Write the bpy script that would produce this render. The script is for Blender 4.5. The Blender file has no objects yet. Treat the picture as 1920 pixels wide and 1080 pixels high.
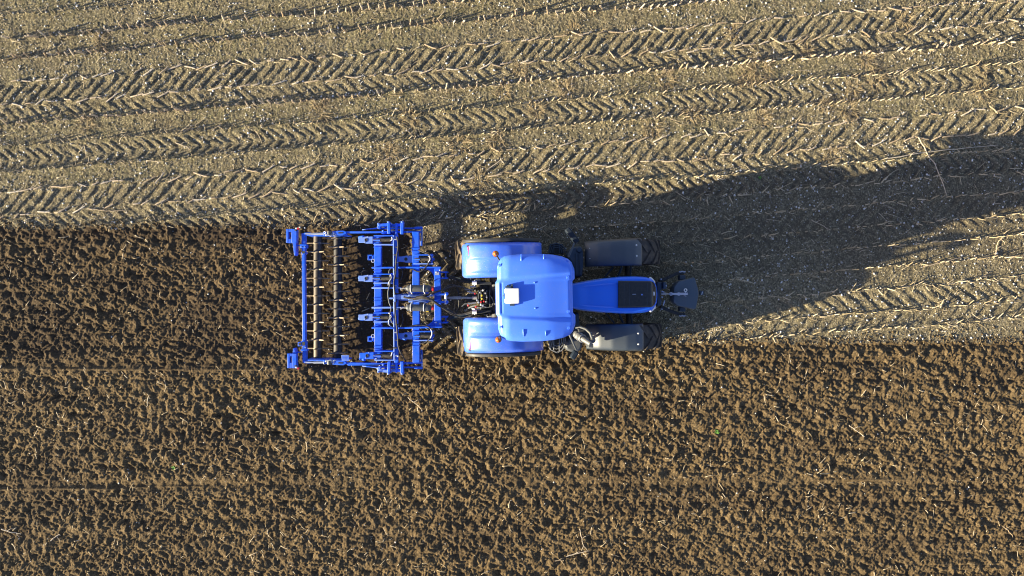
import bpy, math, random
import numpy as np
from mathutils import Vector, Matrix

random.seed(7)
rng = np.random.default_rng(11)
PI = math.pi
R = math.radians
scene = bpy.context.scene
COL = scene.collection

# ------------------------------------------------------------------ units
# drone camera 16 m above the field, 24 mm lens: one metre of ground = 80 picture units
CAM_H = 16.0
def W(px, py, z=0.0):
    k = 80.0 * CAM_H / (CAM_H - z)
    return Vector(((px - 960) / k, (540 - py) / k, z))

SUN_AZ = R(14.5)          # shadows run this way (from +x towards +y)
SUN_EL = R(13.3)

# ------------------------------------------------------------------ materials
def new_mat(name):
    m = bpy.data.materials.new(name); m.use_nodes = True
    nt = m.node_tree
    return m, nt, nt.nodes['Principled BSDF']

def N(nt, typ, **kw):
    n = nt.nodes.new(typ)
    for k, v in kw.items():
        setattr(n, k, v)
    return n

def ramp(nt, fac, stops):
    n = N(nt, 'ShaderNodeValToRGB')
    el = n.color_ramp.elements
    while len(el) < len(stops): el.new(0.5)
    for e, (p, c) in zip(el, stops):
        e.position = p; e.color = (*c, 1) if len(c) == 3 else c
    nt.links.new(fac, n.inputs[0])
    return n.outputs[0]

def mix(nt, fac, a, b, mode='MIX'):
    n = N(nt, 'ShaderNodeMix', data_type='RGBA', blend_type=mode)
    for sock, v in ((n.inputs[0], fac), (n.inputs[6], a), (n.inputs[7], b)):
        if isinstance(v, (int, float)): sock.default_value = v
        elif isinstance(v, tuple): sock.default_value = (*v, 1) if len(v) == 3 else v
        else: nt.links.new(v, sock)
    return n.outputs[2]

def noise(nt, vec, scale, detail=4, rough=0.6):
    n = N(nt, 'ShaderNodeTexNoise')
    n.inputs['Scale'].default_value = scale; n.inputs['Detail'].default_value = detail
    n.inputs['Roughness'].default_value = rough
    nt.links.new(vec, n.inputs['Vector'])
    return n.outputs[0]

def paint(name, base, rough=0.4, coat=0.0, dust=0.25, dust_col=(0.30, 0.25, 0.17), scale=9.0, metallic=0.0, speck=0.0, spec=0.5, coat_rough=0.26):
    m, nt, b = new_mat(name)
    tc = N(nt, 'ShaderNodeTexCoord')
    n1 = noise(nt, tc.outputs['Object'], scale, 6, 0.65)
    f = ramp(nt, n1, [(0.42, (0, 0, 0)), (0.78, (dust, dust, dust))])
    c = mix(nt, f, base, dust_col)
    if speck > 0:
        n2 = noise(nt, tc.outputs['Object'], 55, 2, 0.5)
        f2 = ramp(nt, n2, [(0.66, (0, 0, 0)), (0.72, (speck,) * 3)])
        c = mix(nt, f2, c, (0.45, 0.40, 0.33))
    nt.links.new(c, b.inputs['Base Color'])
    r = ramp(nt, n1, [(0.3, (rough,) * 3), (0.8, (min(1, rough + 0.25),) * 3)])
    nt.links.new(r, b.inputs['Roughness'])
    b.inputs['Metallic'].default_value = metallic
    b.inputs['Coat Weight'].default_value = coat
    b.inputs['Coat Roughness'].default_value = coat_rough
    b.inputs['Specular IOR Level'].default_value = spec
    return m

M = {}
M['roof'] = paint('roof_blue', (0.074, 0.235, 1.0), 0.36, 0.25, 0.06, scale=5, speck=0.25)
M['hood'] = paint('hood_blue', (0.004, 0.165, 0.95), 0.30, 0.6, 0.04, scale=5, speck=0.05)
M['fender'] = paint('fender_blue', (0.060, 0.190, 0.95), 0.30, 0.9, 0.20, scale=5, speck=0.6)
M['blue'] = paint('implement_blue', (0.005, 0.120, 0.80), 0.40, 0.15, 0.12, scale=7, speck=0.2)
M['pale_blue'] = paint('worn_and_lit_blue', (0.16, 0.30, 0.80), 0.45, 0, 0.3, scale=9)  # pale blue parts; also paints sunlit edges on frame plates and rails
M['bright'] = paint('worn_bright_metal', (0.42, 0.47, 0.60), 0.38, 0, 0.4, scale=12, metallic=0.3)
M['steel'] = paint('grey_steel', (0.30, 0.31, 0.33), 0.40, 0, 0.4, scale=10, metallic=0.4)
M['pipe'] = paint('exhaust_metal', (0.17, 0.18, 0.19), 0.45, 0, 0.3, scale=10, metallic=0.2)
M['slate'] = paint('slate_metal', (0.055, 0.068, 0.085), 0.42, 0, 0.3, scale=8)
M['black'] = paint('black_plastic', (0.026, 0.030, 0.036), 0.48, 0, 0.25, scale=6, dust_col=(0.14, 0.12, 0.09))
M['frontmud'] = paint('front_fender_plastic', (0.018, 0.033, 0.050), 0.50, 0.9, 0.06, scale=4, spec=1.0, coat_rough=0.48, dust_col=(0.11, 0.11, 0.11))
M['panel'] = paint('hood_panel_black', (0.012, 0.015, 0.02), 0.28, 0.2, 0.08, scale=20)
M['greyblue'] = paint('dark_blue_grey', (0.028, 0.052, 0.085), 0.48, 0, 0.3, scale=6, dust_col=(0.15, 0.14, 0.12))
M['weight'] = paint('weight_grey', (0.045, 0.075, 0.11), 0.46, 0.6, 0.2, coat_rough=0.45, scale=5, dust_col=(0.14, 0.13, 0.11))
M['rubber'] = paint('hose_rubber', (0.016, 0.016, 0.018), 0.5, 0, 0.3, scale=15)
M['greyhose'] = paint('grey_hose', (0.12, 0.13, 0.13), 0.5, 0, 0.3, scale=15)
M['mirror'] = paint('mirror_housing', (0.010, 0.020, 0.036), 0.6, 0, 0.1, scale=6, dust_col=(0.1, 0.09, 0.08), spec=0.25)
M['white'] = paint('white_plastic', (0.80, 0.80, 0.78), 0.4, 0, 0.06, scale=8)
M['red'] = paint('red_plastic', (0.60, 0.02, 0.03), 0.35, 0, 0.1)
M['yellow'] = paint('yellow_plastic', (0.75, 0.55, 0.03), 0.4, 0, 0.1)
M['amber'] = paint('amber_lens', (0.50, 0.13, 0.012), 0.22, 0.3, 0.08)
M['muddytyre'] = paint('muddy_tyre', (0.035, 0.030, 0.026), 0.85, 0, 0.95, dust_col=(0.26, 0.185, 0.10), scale=6)
M['tyre'] = paint('dusty_tyre', (0.040, 0.036, 0.034), 0.75, 0, 0.85, dust_col=(0.17, 0.135, 0.10), scale=5)
M['rim'] = paint('wheel_rim', (0.50, 0.50, 0.48), 0.4, 0, 0.5, scale=6, metallic=0.3)
M['roller'] = paint('soil_polished_roller', (0.065, 0.057, 0.05), 0.40, 0, 0.8, dust_col=(0.14, 0.105, 0.065), scale=4, metallic=0.25)
M['roller_dark'] = paint('dark_roller', (0.022, 0.023, 0.026), 0.45, 0, 0.6, dust_col=(0.065, 0.052, 0.038), scale=4, metallic=0.1)  # darker tone for the roller nearer the tractor
M['finger'] = paint('worn_roller_finger', (0.25, 0.20, 0.14), 0.45, 0, 0.6, dust_col=(0.22, 0.16, 0.09), scale=8, metallic=0.2)

def glass_mat():
    m, nt, b = new_mat('tinted_cab_glass')
    b.inputs['Base Color'].default_value = (0.03, 0.05, 0.06, 1)
    b.inputs['Roughness'].default_value = 0.06
    b.inputs['Transmission Weight'].default_value = 0.7
    return m
M['glass'] = glass_mat()

def residue_mat(name, stops, rough=0.75):
    m, nt, b = new_mat(name)
    a = N(nt, 'ShaderNodeAttribute', attribute_name='tone')
    tc = N(nt, 'ShaderNodeTexCoord')
    n1 = noise(nt, tc.outputs['Object'], 30, 3)
    c = ramp(nt, a.outputs['Fac'], stops)
    d = ramp(nt, n1, [(0.3, (0.72, 0.70, 0.66)), (0.7, (1, 1, 1))])
    c = mix(nt, 1.0, c, d, 'MULTIPLY')
    nt.links.new(c, b.inputs['Base Color'])
    b.inputs['Roughness'].default_value = rough
    return m
M['straw'] = residue_mat('dry_straw', [(0.0, (0.10, 0.075, 0.045)), (0.45, (0.34, 0.27, 0.16)), (1.0, (0.62, 0.53, 0.38))])
M['stone'] = residue_mat('field_stones', [(0.0, (0.20, 0.18, 0.15)), (0.5, (0.45, 0.43, 0.40)), (1.0, (0.78, 0.78, 0.78))])
M['weed'] = residue_mat('dead_weed', [(0.0, (0.20, 0.145, 0.075)), (0.5, (0.38, 0.295, 0.165)), (1.0, (0.58, 0.48, 0.31))])
M['leaf'] = residue_mat('green_leaf', [(0.0, (0.08, 0.22, 0.03)), (1.0, (0.20, 0.42, 0.07))])

def stalk_mat():
    m, nt, b = new_mat('dry_maize_stalk')
    oi = N(nt, 'ShaderNodeObjectInfo')
    tc = N(nt, 'ShaderNodeTexCoord')
    n1 = noise(nt, tc.outputs['Object'], 22, 3)
    c = ramp(nt, oi.outputs['Random'], [(0.0, (0.44, 0.34, 0.21)), (0.5, (0.62, 0.50, 0.35)), (1.0, (0.74, 0.66, 0.52))])
    d = ramp(nt, n1, [(0.3, (0.65, 0.62, 0.58)), (0.7, (1, 1, 1))])
    c = mix(nt, 1.0, c, d, 'MULTIPLY')
    nt.links.new(c, b.inputs['Base Color'])
    b.inputs['Roughness'].default_value = 0.7
    return m
M['stalk'] = stalk_mat()

def soil_mat(name, tilled):
    m, nt, b = new_mat(name)
    tc = N(nt, 'ShaderNodeTexCoord'); v = tc.outputs['Object']
    big = noise(nt, v, 0.55, 4, 0.6)
    mid = noise(nt, v, 4.5, 5, 0.65)
    fine = noise(nt, v, 38, 4, 0.7)
    moist_shade = N(nt, 'ShaderNodeAttribute', attribute_name='moist_shade').outputs['Fac']
    if tilled:
        c = ramp(nt, mid, [(0.30, (0.112, 0.079, 0.041)), (0.55, (0.164, 0.119, 0.064)), (0.8, (0.205, 0.154, 0.088))])
        sp = ramp(nt, fine, [(0.30, (0.62, 0.60, 0.58)), (0.62, (1.08, 1.08, 1.08))])
        c = mix(nt, 1.0, c, sp, 'MULTIPLY')
        v2 = N(nt, 'ShaderNodeTexVoronoi'); v2.inputs['Scale'].default_value = 42
        nt.links.new(v, v2.inputs['Vector'])
        q2 = N(nt, 'ShaderNodeSeparateColor'); nt.links.new(v2.outputs['Color'], q2.inputs[0])
        k2 = ramp(nt, q2.outputs[1], [(0.0, (0.62, 0.61, 0.60)), (0.5, (0.95, 0.95, 0.95)), (0.9, (1.15, 1.14, 1.12)), (1.0, (1.6, 1.55, 1.45))])
        c = mix(nt, 1.0, c, k2, 'MULTIPLY')
        c = mix(nt, moist_shade, c, (0.052, 0.037, 0.025))
    else:
        c = ramp(nt, mid, [(0.28, (0.168, 0.144, 0.094)), (0.55, (0.230, 0.201, 0.136)), (0.8, (0.290, 0.258, 0.183))])
        g = N(nt, 'ShaderNodeAttribute', attribute_name='moss').outputs['Fac']
        gm = ramp(nt, noise(nt, v, 7, 6, 0.75), [(0.42, (0, 0, 0)), (0.70, (0.65,) * 3)])
        gf = N(nt, 'ShaderNodeMath', operation='MULTIPLY'); nt.links.new(g, gf.inputs[0]); nt.links.new(gm, gf.inputs[1])
        c = mix(nt, gf.outputs[0], c, (0.185, 0.182, 0.088))
        sp = ramp(nt, fine, [(0.30, (0.55, 0.54, 0.52)), (0.64, (1.12, 1.11, 1.08))])
        c = mix(nt, 1.0, c, sp, 'MULTIPLY')
        vo = N(nt, 'ShaderNodeTexVoronoi'); vo.inputs['Scale'].default_value = 34
        nt.links.new(v, vo.inputs['Vector'])
        st = ramp(nt, vo.outputs['Distance'], [(0.10, (1, 1, 1)), (0.17, (0, 0, 0))])
        sel = N(nt, 'ShaderNodeSeparateColor'); nt.links.new(vo.outputs['Color'], sel.inputs[0])
        s2 = ramp(nt, sel.outputs[0], [(0.60, (0, 0, 0)), (0.64, (0.9,) * 3)])
        f = mix(nt, 1.0, st, s2, 'MULTIPLY')
        c = mix(nt, f, c, (0.55, 0.51, 0.44))
        v2 = N(nt, 'ShaderNodeTexVoronoi'); v2.inputs['Scale'].default_value = 47
        nt.links.new(v, v2.inputs['Vector'])
        q2 = N(nt, 'ShaderNodeSeparateColor'); nt.links.new(v2.outputs['Color'], q2.inputs[0])
        k2 = ramp(nt, q2.outputs[1], [(0.0, (0.42, 0.41, 0.40)), (0.5, (0.92, 0.92, 0.90)), (0.82, (1.2, 1.19, 1.14)), (1.0, (2.3, 2.25, 2.05))])
        c = mix(nt, 1.0, c, k2, 'MULTIPLY')
        c = mix(nt, moist_shade, c, (0.085, 0.070, 0.052))
    nt.links.new(c, b.inputs['Base Color'])
    b.inputs['Roughness'].default_value = 0.95
    b.inputs['Specular IOR Level'].default_value = 0.15
    bp = N(nt, 'ShaderNodeBump'); bp.inputs['Strength'].default_value = 0.8; bp.inputs['Distance'].default_value = 0.015
    nt.links.new(noise(nt, v, 70, 5, 0.7), bp.inputs['Height'])
    nt.links.new(bp.outputs[0], b.inputs['Normal'])
    return m
M['stubble_soil'] = soil_mat('stubble_soil', False)
M['tilled_soil'] = soil_mat('tilled_soil', True)

# ------------------------------------------------------------------ object helpers
def tag(o, label=None, cat=None, group=None, kind=None):
    if label: o['label'] = label
    if cat: o['category'] = cat
    if group: o['group'] = group
    if kind: o['kind'] = kind
    return o

def empty(name, loc, rz=0.0):
    o = bpy.data.objects.new(name, None); COL.objects.link(o)
    o.location = loc; o.rotation_euler = (0, 0, rz); o.empty_display_size = 0.2
    return o

class MB:
    """collects shapes; build() links them as one mesh object"""
    def __init__(s): s.v = []; s.f = []; s.starts = []
    def add(s, vs, fs):
        o = len(s.v); s.starts.append((o, len(s.f))); s.v += [tuple(p) for p in vs]; s.f += [[i + o for i in f] for f in fs]; return s
    def prism(s, pts, z0, z1, taper=0.0):
        """closed outline (x,y) counter-clockwise between two heights"""
        n = len(pts); a = sum(pts[i][0] * pts[(i + 1) % n][1] - pts[(i + 1) % n][0] * pts[i][1] for i in range(n))
        if a < 0: pts = pts[::-1]
        cx = sum(p[0] for p in pts) / n; cy = sum(p[1] for p in pts) / n
        top = [(cx + (p[0] - cx) * (1 - taper), cy + (p[1] - cy) * (1 - taper), z1) for p in pts]
        vs = [(p[0], p[1], z0) for p in pts] + top
        fs = [list(range(n))[::-1], list(range(n, 2 * n))] + [[i, (i + 1) % n, n + (i + 1) % n, n + i] for i in range(n)]
        return s.add(vs, fs)
    def bar(s, p0, p1, w, z0, z1):
        """upright rectangular bar between two plan points"""
        a = Vector(p0[:2]); b = Vector(p1[:2]); d = (b - a).normalized(); nrm = Vector((-d.y, d.x)) * w / 2
        return s.prism([tuple(a - nrm), tuple(b - nrm), tuple(b + nrm), tuple(a + nrm)], z0, z1)
    def box(s, c, size, rot=None):
        m = rot or Matrix.Identity(3); hx, hy, hz = (q / 2 for q in size)
        vs = [Vector(c) + m @ Vector((x * hx, y * hy, z * hz)) for x, y, z in
              ((-1, -1, -1), (1, -1, -1), (1, 1, -1), (-1, 1, -1), (-1, -1, 1), (1, -1, 1), (1, 1, 1), (-1, 1, 1))]
        return s.add(vs, [[3, 2, 1, 0], [4, 5, 6, 7], [0, 1, 5, 4], [1, 2, 6, 5], [2, 3, 7, 6], [3, 0, 4, 7]])
    def tube(s, path, r, n=10, caps=True):
        path = [Vector(p) for p in path]; m = len(path)
        rs = r if isinstance(r, (list, tuple)) else [r] * m
        vs = []; up = None
        for i, p in enumerate(path):
            t = (path[min(i + 1, m - 1)] - path[max(i - 1, 0)]).normalized()
            if up is None:
                up = Vector((0, 0, 1)) if abs(t.z) < 0.9 else Vector((1, 0, 0))
            a = t.cross(up)
            if a.length < 1e-4: a = t.cross(Vector((0, 1, 0)))
            a.normalize(); b = a.cross(t).normalized(); up = b
            vs += [p + (a * math.cos(2 * PI * j / n) + b * math.sin(2 * PI * j / n)) * rs[i] for j in range(n)]
        fs = [[i * n + j, i * n + (j + 1) % n, (i + 1) * n + (j + 1) % n, (i + 1) * n + j] for i in range(m - 1) for j in range(n)]
        if caps: fs += [list(range(n))[::-1], list(range((m - 1) * n, m * n))]
        return s.add(vs, fs)
    def ring(s, c, axis, r, t, n=16, k=6):
        """torus"""
        ax = Vector(axis).normalized(); a = ax.orthogonal().normalized(); b = ax.cross(a)
        vs = []; fs = []
        for i in range(n):
            d = a * math.cos(2 * PI * i / n) + b * math.sin(2 * PI * i / n)
            for j in range(k):
                q = 2 * PI * j / k
                vs.append(Vector(c) + d * (r + t * math.cos(q)) + ax * t * math.sin(q))
        for i in range(n):
            for j in range(k):
                fs.append([i * k + j, ((i + 1) % n) * k + j, ((i + 1) % n) * k + (j + 1) % k, i * k + (j + 1) % k])
        return s.add(vs, fs)
    def lathe(s, c, axis, prof, n=24, closed=False):
        """profile (radius, along axis)"""
        ax = Vector(axis).normalized(); a = ax.orthogonal().normalized(); b = ax.cross(a); m = len(prof)
        vs = [Vector(c) + (a * math.cos(2 * PI * i / n) + b * math.sin(2 * PI * i / n)) * r + ax * h for i in range(n) for r, h in prof]
        fs = []
        for i in range(n):
            for j in range(m if closed else m - 1):
                j2 = (j + 1) % m
                fs.append([i * m + j, ((i + 1) % n) * m + j, ((i + 1) % n) * m + j2, i * m + j2])
        return s.add(vs, fs)
    def grid(s, rows, flip=False):
        """rows of points joined to a sheet"""
        m = len(rows[0]); vs = [p for r in rows for p in r]; fs = []
        for i in range(len(rows) - 1):
            for j in range(m - 1):
                q = [i * m + j, (i + 1) * m + j, (i + 1) * m + j + 1, i * m + j + 1]
                fs.append(q[::-1] if flip else q)
        return s.add(vs, fs)
    def build_each(s, name, mat, parent=None, **kw):
        """every added shape becomes a part of its own"""
        ends = s.starts[1:] + [(len(s.v), len(s.f))]
        for (v0, f0), (v1, f1) in zip(s.starts, ends):
            m = MB(); m.v = s.v[v0:v1]; m.f = [[i - v0 for i in f] for f in s.f[f0:f1]]; m.build(name, mat, parent, **kw)
    def build(s, name, mat, parent=None, bevel=0.0, smooth=35, origin=None, solid=0.0):
        me = bpy.data.meshes.new(name)
        o_ = Vector(origin) if origin else Vector((0, 0, 0))
        me.from_pydata([tuple(Vector(p) - o_) for p in s.v], [], s.f)
        me.polygons.foreach_set('use_smooth', [True] * len(me.polygons))
        me.update()
        if smooth < 180: me.set_sharp_from_angle(angle=R(smooth))
        me.materials.append(mat)
        o = bpy.data.objects.new(name, me); COL.objects.link(o); o.location = o_
        if parent: o.parent = parent
        if solid:
            q = o.modifiers.new('thickness', 'SOLIDIFY'); q.thickness = solid; q.offset = -1
        if bevel:
            q = o.modifiers.new('edge', 'BEVEL'); q.width = bevel; q.segments = 2; q.limit_method = 'ANGLE'; q.angle_limit = R(40)
        return o

# ------------------------------------------------------------------ noise
def _hash(ix, iy, seed):
    h = (ix.astype(np.int64) * 374761393 + iy.astype(np.int64) * 668265263 + seed * 1274126177) & 0xffffffff
    h = ((h ^ (h >> 13)) * 1274126177) & 0xffffffff
    h = ((h ^ (h >> 16)) * 2246822519) & 0xffffffff
    return ((h ^ (h >> 15)) & 0xffffff) / float(0x1000000)

def perlin(X, Y, seed):
    ix = np.floor(X); iy = np.floor(Y); fx = X - ix; fy = Y - iy
    u = fx ** 3 * (fx * (fx * 6 - 15) + 10); w = fy ** 3 * (fy * (fy * 6 - 15) + 10)
    def g(a, b):
        t = _hash(ix + a, iy + b, seed) * 2 * PI
        return np.cos(t) * (fx - a) + np.sin(t) * (fy - b)
    n0 = g(0, 0) * (1 - u) + g(1, 0) * u; n1 = g(0, 1) * (1 - u) + g(1, 1) * u
    return (n0 * (1 - w) + n1 * w) * 1.5

def fbm(X, Y, seed, octs=3, gain=0.5):
    a = 1.0; f = 1.0; r = 0
    for i in range(octs):
        r = r + a * perlin(X * f, Y * f, seed + i * 17); a *= gain; f *= 2.03
    return r

def clods(X, Y, seed):
    """rounded lumps of uneven height, one per cell"""
    ix = np.floor(X); iy = np.floor(Y); best = np.full(X.shape, -1.0)
    for a in (-1, 0, 1):
        for b in (-1, 0, 1):
            cx = ix + a; cy = iy + b
            dx = X - (cx + 0.1 + 0.8 * _hash(cx, cy, seed)); dy = Y - (cy + 0.1 + 0.8 * _hash(cx, cy, seed + 1))
            hh = 0.35 + 0.65 * _hash(cx, cy, seed + 2); rr = 0.45 + 0.5 * _hash(cx, cy, seed + 3)
            val = hh * np.sqrt(np.maximum(0, 1 - (dx * dx + dy * dy) / (rr * rr)))
            np.maximum(best, val, out=best)
    return np.maximum(best, 0)

def sstep(a, b, x):
    t = np.clip((x - a) / (b - a), 0, 1); return t * t * (3 - 2 * t)

# ------------------------------------------------------------------ the field
STEP = 0.0165
def axis(lim, far):
    n = int(lim / STEP); core = np.arange(-n, n + 1) * STEP
    ext = []; d = STEP; x = core[-1]
    while x < far:
        d *= 1.22; x += d; ext.append(x)
    ext = np.array(ext)
    return np.concatenate([-ext[::-1], core, ext])
xs = axis(13.6, 500.0); ys = axis(8.3, 500.0)
X, Y = np.meshgrid(xs, ys)
PX = 960 + 80 * X; PY = 540 - 80 * Y           # the field plan in units of 1/80 m
SLOPE = 0.0825
wob = 2.5 * perlin(X * 0.35, Y * 0.35, 5)
V = PY + SLOPE * PX + wob                      # which row; constant along a row
S = PX - SLOPE * PY                            # along a row
ROWS = [-12, 30, 75, 112, 157, 199, 235, 276, 324, 360, 405, 438, 479, 518, 560, 598, 637, 677, 720, 752]

GRAIN = 0.0062 * fbm(X * 19, Y * 19, 33, 2, 0.7) + 0.013 * clods(X * 17, Y * 17, 41) * sstep(-0.2, 0.5, perlin(X * 2.5, Y * 2.5, 47)) + 0.009 * clods(X * 27, Y * 27, 43)
H = 0.012 * fbm(X * 1.6, Y * 1.6, 21, 3) + 0.0035 * fbm(X * 8, Y * 8, 31, 2, 0.6) + GRAIN
for r0 in ROWS:
    H += 0.034 * np.exp(-((V - r0) / 4.5) ** 2) * (0.6 + 0.8 * perlin(S / 30, V * 0 + r0, 51))

LUG_SHADE = np.zeros_like(H)
def track(v0, v1, apex, sign, pitch, amp, m=1.05, x0=-1e9, x1=1e9, seed=60, lowamp=1.0, damp_shade=0.06):
    """tyre print: pressed band with chevron lugs"""
    global H
    jit = 3.0 * perlin(S / 45, V / 45, seed); vv = V + 1.6 * perlin(S / 28, V / 28, seed + 1)
    d = np.abs(vv - apex)
    ph = (S + jit + sign * d * m) / pitch
    g = np.sin(2 * PI * ph)
    lug = sstep(-0.75, 0.25, g + 0.22 * perlin(S / 7, V / 7, seed + 4))
    mask = sstep(v0 - 3, v0 + 3, vv) * (1 - sstep(v1 - 3, v1 + 3, vv))
    if x0 > -1e8: mask = mask * sstep(x0 - 15, x0 + 15, PX) * (1 - sstep(x1 - 15, x1 + 15, PX))
    brk = np.clip(0.75 + 0.7 * perlin(S / 22, V / 14, seed + 2) + 0.3 * perlin(S / 90, V / 90, seed + 3), 0.15, 1.25)
    mid = 1 - 0.75 * np.exp(-(d / 2.6) ** 2)
    lowside = np.where(vv > apex, lowamp, 1.0)
    H = H + mask * (amp * lug * brk * mid * lowside - amp * 0.62 - 0.30 * GRAIN)
    global LUG_SHADE
    LUG_SHADE = LUG_SHADE + mask * (1 - lug) * damp_shade  # pressed damp grooves, darkened further to stand in for occlusion shade
    # earth squeezed up at the sides
    for e in (v0, v1):
        H += 0.012 * np.exp(-((vv - e) / 4.5) ** 2) * (mask * 0 + 1 if x0 < -1e8 else sstep(x0, x0 + 20, PX) * (1 - sstep(x1 - 20, x1, PX)))
track(161, 229, 203, -1, 21.5, 0.031, seed=60, lowamp=0.7)
track(283, 321, 304, +1, 20.0, 0.029, 1.15, seed=70)
track(364, 434, 407, -1, 24.0, 0.029, seed=80, lowamp=0.75)
track(442, 478, 462, +1, 20.5, 0.034, 1.1, seed=90, damp_shade=0.40)
track(522, 575, 552, -1, 22.0, 0.020, x0=1180, x1=1e6, seed=100, damp_shade=0.30)
track(682, 750, 716, +1, 26.0, 0.030, 1.0, seed=110, lowamp=0.6)

# tilled part: freshly worked strip behind the implement, and the older worked land below
edge_n = 4.5 * perlin(X * 1.3, Y * 1.3, 201) + 4.5 * perlin(X * 4.5, Y * 4.5, 203) + 4.0 * perlin(X * 13, Y * 13, 207)
low = PY - (645 - (PX - 1240) * 0.004) + edge_n
top = PY - (430 - PX * 0.006) + edge_n
lim = 768 + 22 * perlin(X * 1.7, Y * 1.7, 211) + 9 * perlin(X * 7, Y * 7, 213)
fresh_x = lim - PX
sd = np.maximum(low, np.minimum(top, fresh_x))          # > 0 inside the tilled land (plan units)
T = sstep(-4, 7, sd)
warpx = 0.05 * perlin(X * 3.2, Y * 3.2, 221); warpy = 0.05 * perlin(X * 3.2, Y * 3.2, 223)
XW = X + warpx; YW = Y + warpy
HT = 0.034 * fbm(XW * 2.8, YW * 4.6, 231, 2, 0.6)
HT += 0.085 * np.abs(perlin(XW * 4.8, YW * 7.4, 241)) + 0.046 * np.abs(perlin(XW * 10.5, YW * 13.0, 243)) + 0.024 * clods(XW * 9.5, YW * 10.5, 251) * sstep(-0.5, 0.4, perlin(X * 2.3, Y * 2.3, 255))
HT += 0.036 * np.abs(perlin(X * 18, Y * 19, 261)) + 0.007 * clods(X * 27, Y * 28, 265)
HT += 0.018 * fbm(X * 20, Y * 20, 271, 1, 0.75)
# prints of the two spiked rollers: staggered pits
pc = 0.31; pr = 0.205
XP = XW + 0.035 * perlin(X * 7.5, Y * 7.5, 275) + 0.02 * perlin(X * 17, Y * 17, 276); YP = YW + 0.035 * perlin(X * 7.5, Y * 7.5, 277) + 0.02 * perlin(X * 17, Y * 17, 278)
row_i = np.floor(YP / pr)
fx = (XP + 0.5 * pc * (row_i % 2)) / pc; cx = np.floor(fx)
ox = fx - cx - 0.5 + 0.32 * (_hash(cx, row_i, 281) - 0.5); oy = YP / pr - row_i - 0.5 + 0.3 * (_hash(cx, row_i, 283) - 0.5)
HT -= 0.070 * np.exp(-((ox * pc / 0.085) ** 2 + (oy * pr / 0.060) ** 2)) * (0.05 + 1.15 * _hash(cx, row_i, 285))
rough = 1.0 + 0.22 * perlin(X * 0.5, Y * 0.9, 291)
BAND = np.exp(-((PY - 908 + 0.004 * PX) / 13.0) ** 2) * sstep(-0.5, 0.2, perlin(X * 0.3, Y * 0, 294)) + 0.8 * np.exp(-((PY - 688) / 9.0) ** 2) * (PX < 560) + 0.6 * np.exp(-((PY - 1000) / 9.0) ** 2) * sstep(-0.3, 0.4, perlin(X * 0.25, Y * 0, 293))
HT = HT * (0.60 - 0.26 * BAND) * rough - 0.03
HT += 0.018 * np.sin(2 * PI * (Y + 0.02 * perlin(X * 0.9, Y * 0.9, 296)) / 0.41) * sstep(-0.6, 0.4, perlin(X * 0.4, Y * 1.2, 297)) + 0.014 * perlin(X * 0.45, Y * 4.0, 295)
for (hx, hy, hr, hd) in ((430, 780, 9, .07), (520, 812, 8, .05), (1566, 868, 10, .06), (1300, 858, 8, .05), (1822, 868, 8, .05), (480, 806, 7, .05), (1490, 762, 9, .05), (700, 1010, 8, .05), (980, 905, 8, .05)):
    HT -= hd * np.exp(-(((PX - hx) / hr) ** 2 + ((PY - hy) / hr) ** 2) ** 1.5)
# slicked narrow passes
def slick(py0, w, x0, x1, depth, slope=0.0):
    global HT
    k = np.exp(-((PY - py0 + slope * PX + 1.5 * perlin(X * 0.8, Y * 0.8, 299)) / w) ** 2) * np.clip(0.75 + 0.9 * perlin(X * 1.6, Y * 0.2, 298), 0.1, 1) * sstep(x0 - 25, x0, PX) * (1 - sstep(x1 - 40, x1, PX))
    HT = HT * (1 - 0.85 * k) + k * depth
slick(692, 2.4, -400, 545, 0.036)
slick(917, 2.4, -400, 250, 0.036, 0.006)
slick(914, 2.2, 260, 420, 0.006, 0.004)
slick(905, 2.6, 1560, 1720, 0.024, 0.004)
# the trench under the implement is looser and lower
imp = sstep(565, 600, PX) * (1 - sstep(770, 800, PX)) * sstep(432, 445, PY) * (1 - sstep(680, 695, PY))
HT = HT * (1 - 0.45 * imp) - 0.085 * imp
lift = 0.03 * sstep(0, 20, low)                            # worked land stands a little proud
H = H * (1 - T) + T * (HT + lift)
# wheels sit in their prints
def press(px0, px1, py0, py1, z):
    global H
    k = sstep(px0 - 6, px0 + 6, PX) * (1 - sstep(px1 - 6, px1 + 6, PX)) * sstep(py0 - 4, py0 + 4, PY) * (1 - sstep(py1 - 4, py1 + 4, PY))
    H = H * (1 - k) + k * np.minimum(H, z)
def tprint(x0, x1, y0, y1, sign):
    """the tractor's own fresh rear tyre print"""
    global H
    ap = (y0 + y1) / 2; d = np.abs(PY - ap); ph = (PX + 2 * perlin(X * 3, Y * 3, 331) + sign * d * 1.0) / 24.0
    k = sstep(x0 - 8, x0 + 8, PX) * (1 - sstep(x1 - 8, x1 + 8, PX)) * sstep(y0 - 3, y0 + 3, PY) * (1 - sstep(y1 - 3, y1 + 3, PY))
    H = H * (1 - 0.7 * k) + k * (0.05 * sstep(-0.3, 0.5, np.sin(2 * PI * ph)) - 0.055)
tprint(785, 1010, 470, 520, +1); tprint(785, 1010, 600, 655, +1)
press(880, 985, 462, 516, -0.05); press(880, 985, 602, 655, -0.05)
press(1130, 1215, 460, 512, -0.04); press(1130, 1215, 604, 655, -0.04)
fade = sstep(60, 16, np.maximum(np.abs(X), np.abs(Y)))
far = np.maximum(np.abs(X) - 13.6, np.abs(Y) - 8.3)
H = H * (1 - 0.94 * sstep(0, 0.9, far))

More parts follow.
